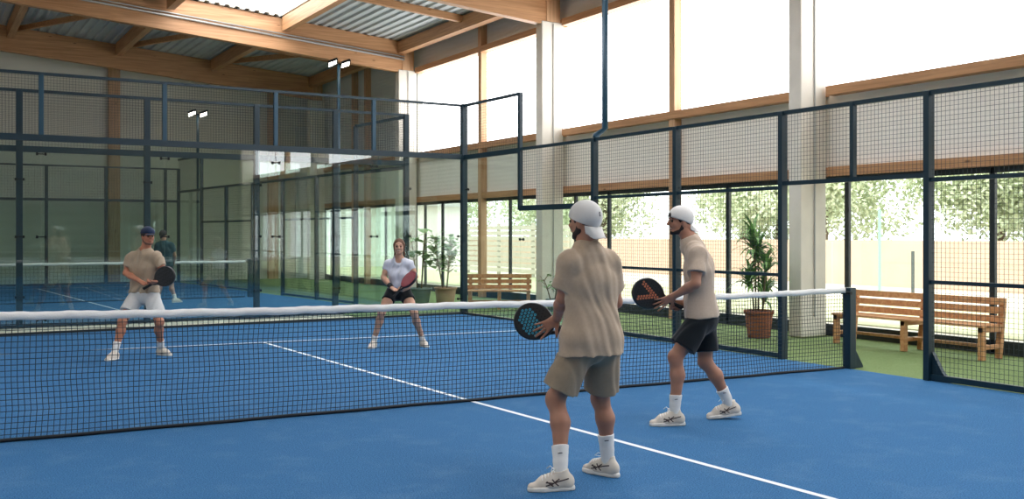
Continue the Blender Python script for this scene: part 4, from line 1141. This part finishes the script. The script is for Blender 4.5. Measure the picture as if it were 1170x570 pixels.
# ------------------------------------------------------------------ outside, seen through the lower windows
struct(MB().box((XW + .3, -40, -.12), (120, 110, -.05)).build('floor_yard', mat('pale paving', 'b9b1a2', .9, noise=.12, nscale=1.5)))
struct(MB().box((XW + 2.2, -30, -.05), (XW + 7.5, 60, -.03)).build('floor_lawn', turf('lawn', '9a9c7c', 'b0b192', 'c0bda0', .4)))
gw = MB().box((21.0, -14, -.05), (21.25, 60, 1.35)).build('garden_wall', mat('pink plaster', 'cdb29c', .9, noise=.08, nscale=2)); tag(gw, 'low pinkish garden wall across the yard outside the windows', 'wall')
for px, hh, c_, lb in ((1005, 2.2, '8fb5a6', 'thin pale green post in the yard, seen through the open gate'), (1043, 1.1, '4c5654', 'short dark post in the yard, right of the thin green one'), (583, 2.0, '8fb5a6', 'thin pale post in the yard outside the window behind the smaller bench')):
    y = on_x(18, px); o = MB().bar((18.0, y, -.05), (18.0, y, hh), .06, .06).build('yard_post', mat('yard post ' + c_, c_, .6)); tag(o, lb, 'post')
wh = empty('white_building', (19, 42, -.05)); tag(wh, 'long low white building far outside beyond the left windows', 'building')
K = [MB().box((13, 37, -.05), (19.4, 60, 2.9)).build('wall', mat('white render', 'dcdcd8', .9)), MB().prism([(12.6, 36.6, 2.9), (19.8, 36.6, 2.9), (16, 36.6, 3.8)], (0, 27, 0)).build('roof', mat('grey roof', '9a9b98', .8))]
adopt(wh, K)
sf = empty('slatted_fence', (15, 24, -.05)); tag(sf, 'pale horizontal slat fence outside the left windows', 'fence'); K = []
for j in range(9): K.append(MB().box((14.9, 20.5, .1 + j * .2), (14.94, 28, .25 + j * .2)).build('slat', mat('pale slat', 'bdb6a8', .8)))
for y in (20.5, 23, 25.5, 28): K.append(MB().box((14.94, y - .05, -.05), (15.04, y + .05, 1.95)).build('fence_post', mat('pale slat', 'bdb6a8', .8)))
adopt(sf, K)
def tree(x, y, hgt, rad, seed, label):
    R = np.random.default_rng(seed); r0 = empty('tree', (x, y, -.05)); tag(r0, label, 'tree', 'trees beyond the garden wall')
    tr = MB().tube([(x, y, -.05), (x + .1, y, hgt * .3), (x, y + .1, hgt * .55)], [.22, .17, .1], 8)
    for k in range(5):
        a = k * 1.3; tr.tube([(x, y, hgt * (.28 + .05 * k)), (x + rad * .6 * math.cos(a), y + rad * .6 * math.sin(a), hgt * (.5 + .07 * k))], [.08, .03], 6)
    K = [tr.build('trunk', mat('bark', '6b5a48', .9))]
    n = 15000; ctr = []
    for k in range(26):
        v = R.normal(size=3); v /= np.linalg.norm(v); ctr.append((np.array([x, y, hgt * .56]) + v * np.array([rad, rad, hgt * .36]) * R.uniform(.3, .95), R.uniform(.35, .6) * rad * .8))
    C = np.array([ctr[i][0] for i in R.integers(0, 26, n)]); S_ = np.array([ctr[i][1] for i in R.integers(0, 26, n)])
    v = R.normal(size=(n, 3)); v /= np.linalg.norm(v, axis=1)[:, None]; P = C + v * S_[:, None] * R.uniform(.6, 1, (n, 1)); P[:, 2] = np.maximum(P[:, 2], .5)
    a = R.normal(size=(n, 3)); a /= np.linalg.norm(a, axis=1)[:, None]; b = np.cross(a, R.normal(size=(n, 3))); b /= np.linalg.norm(b, axis=1)[:, None]
    sz = R.uniform(.06, .15, (n, 1)); V = np.stack([P - a * sz, P - b * sz * .5, P + a * sz, P + b * sz * .5], 1).reshape(-1, 3)
    me = bpy.data.meshes.new('foliage'); me.from_pydata(V.tolist(), [], [[4 * i, 4 * i + 1, 4 * i + 2, 4 * i + 3] for i in range(n)]); me.update()
    K.append(link('foliage', me, mat('tree leaves', 'dbe2c8', .6, c2='bccaa4', nscale=1.2))); adopt(r0, K)  # leaf colour bleached to stand in for overexposed, backlit foliage
ti = 0
for (y, h, r_) in [(-2, 5.5, 2.8), (2.2, 6.5, 3.2), (6.5, 5.2, 2.7), (10.5, 6.8, 3.1), (15, 5.4, 2.9), (19.5, 6.6, 3.2), (24, 5.6, 2.8), (28.5, 6.4, 3), (34, 6.8, 3.2), (40, 6, 3), (46, 6.6, 3.3), (53, 6.5, 3.4)]:
    ti += 1; tree(26 + (ti % 3) * 2.2, y, h * 1.15, r_ * 1.1, ti, 'pale green tree beyond the garden wall outside, %s from the right' % ('first second third fourth fifth sixth seventh eighth ninth tenth eleventh twelfth'.split()[ti - 1]))
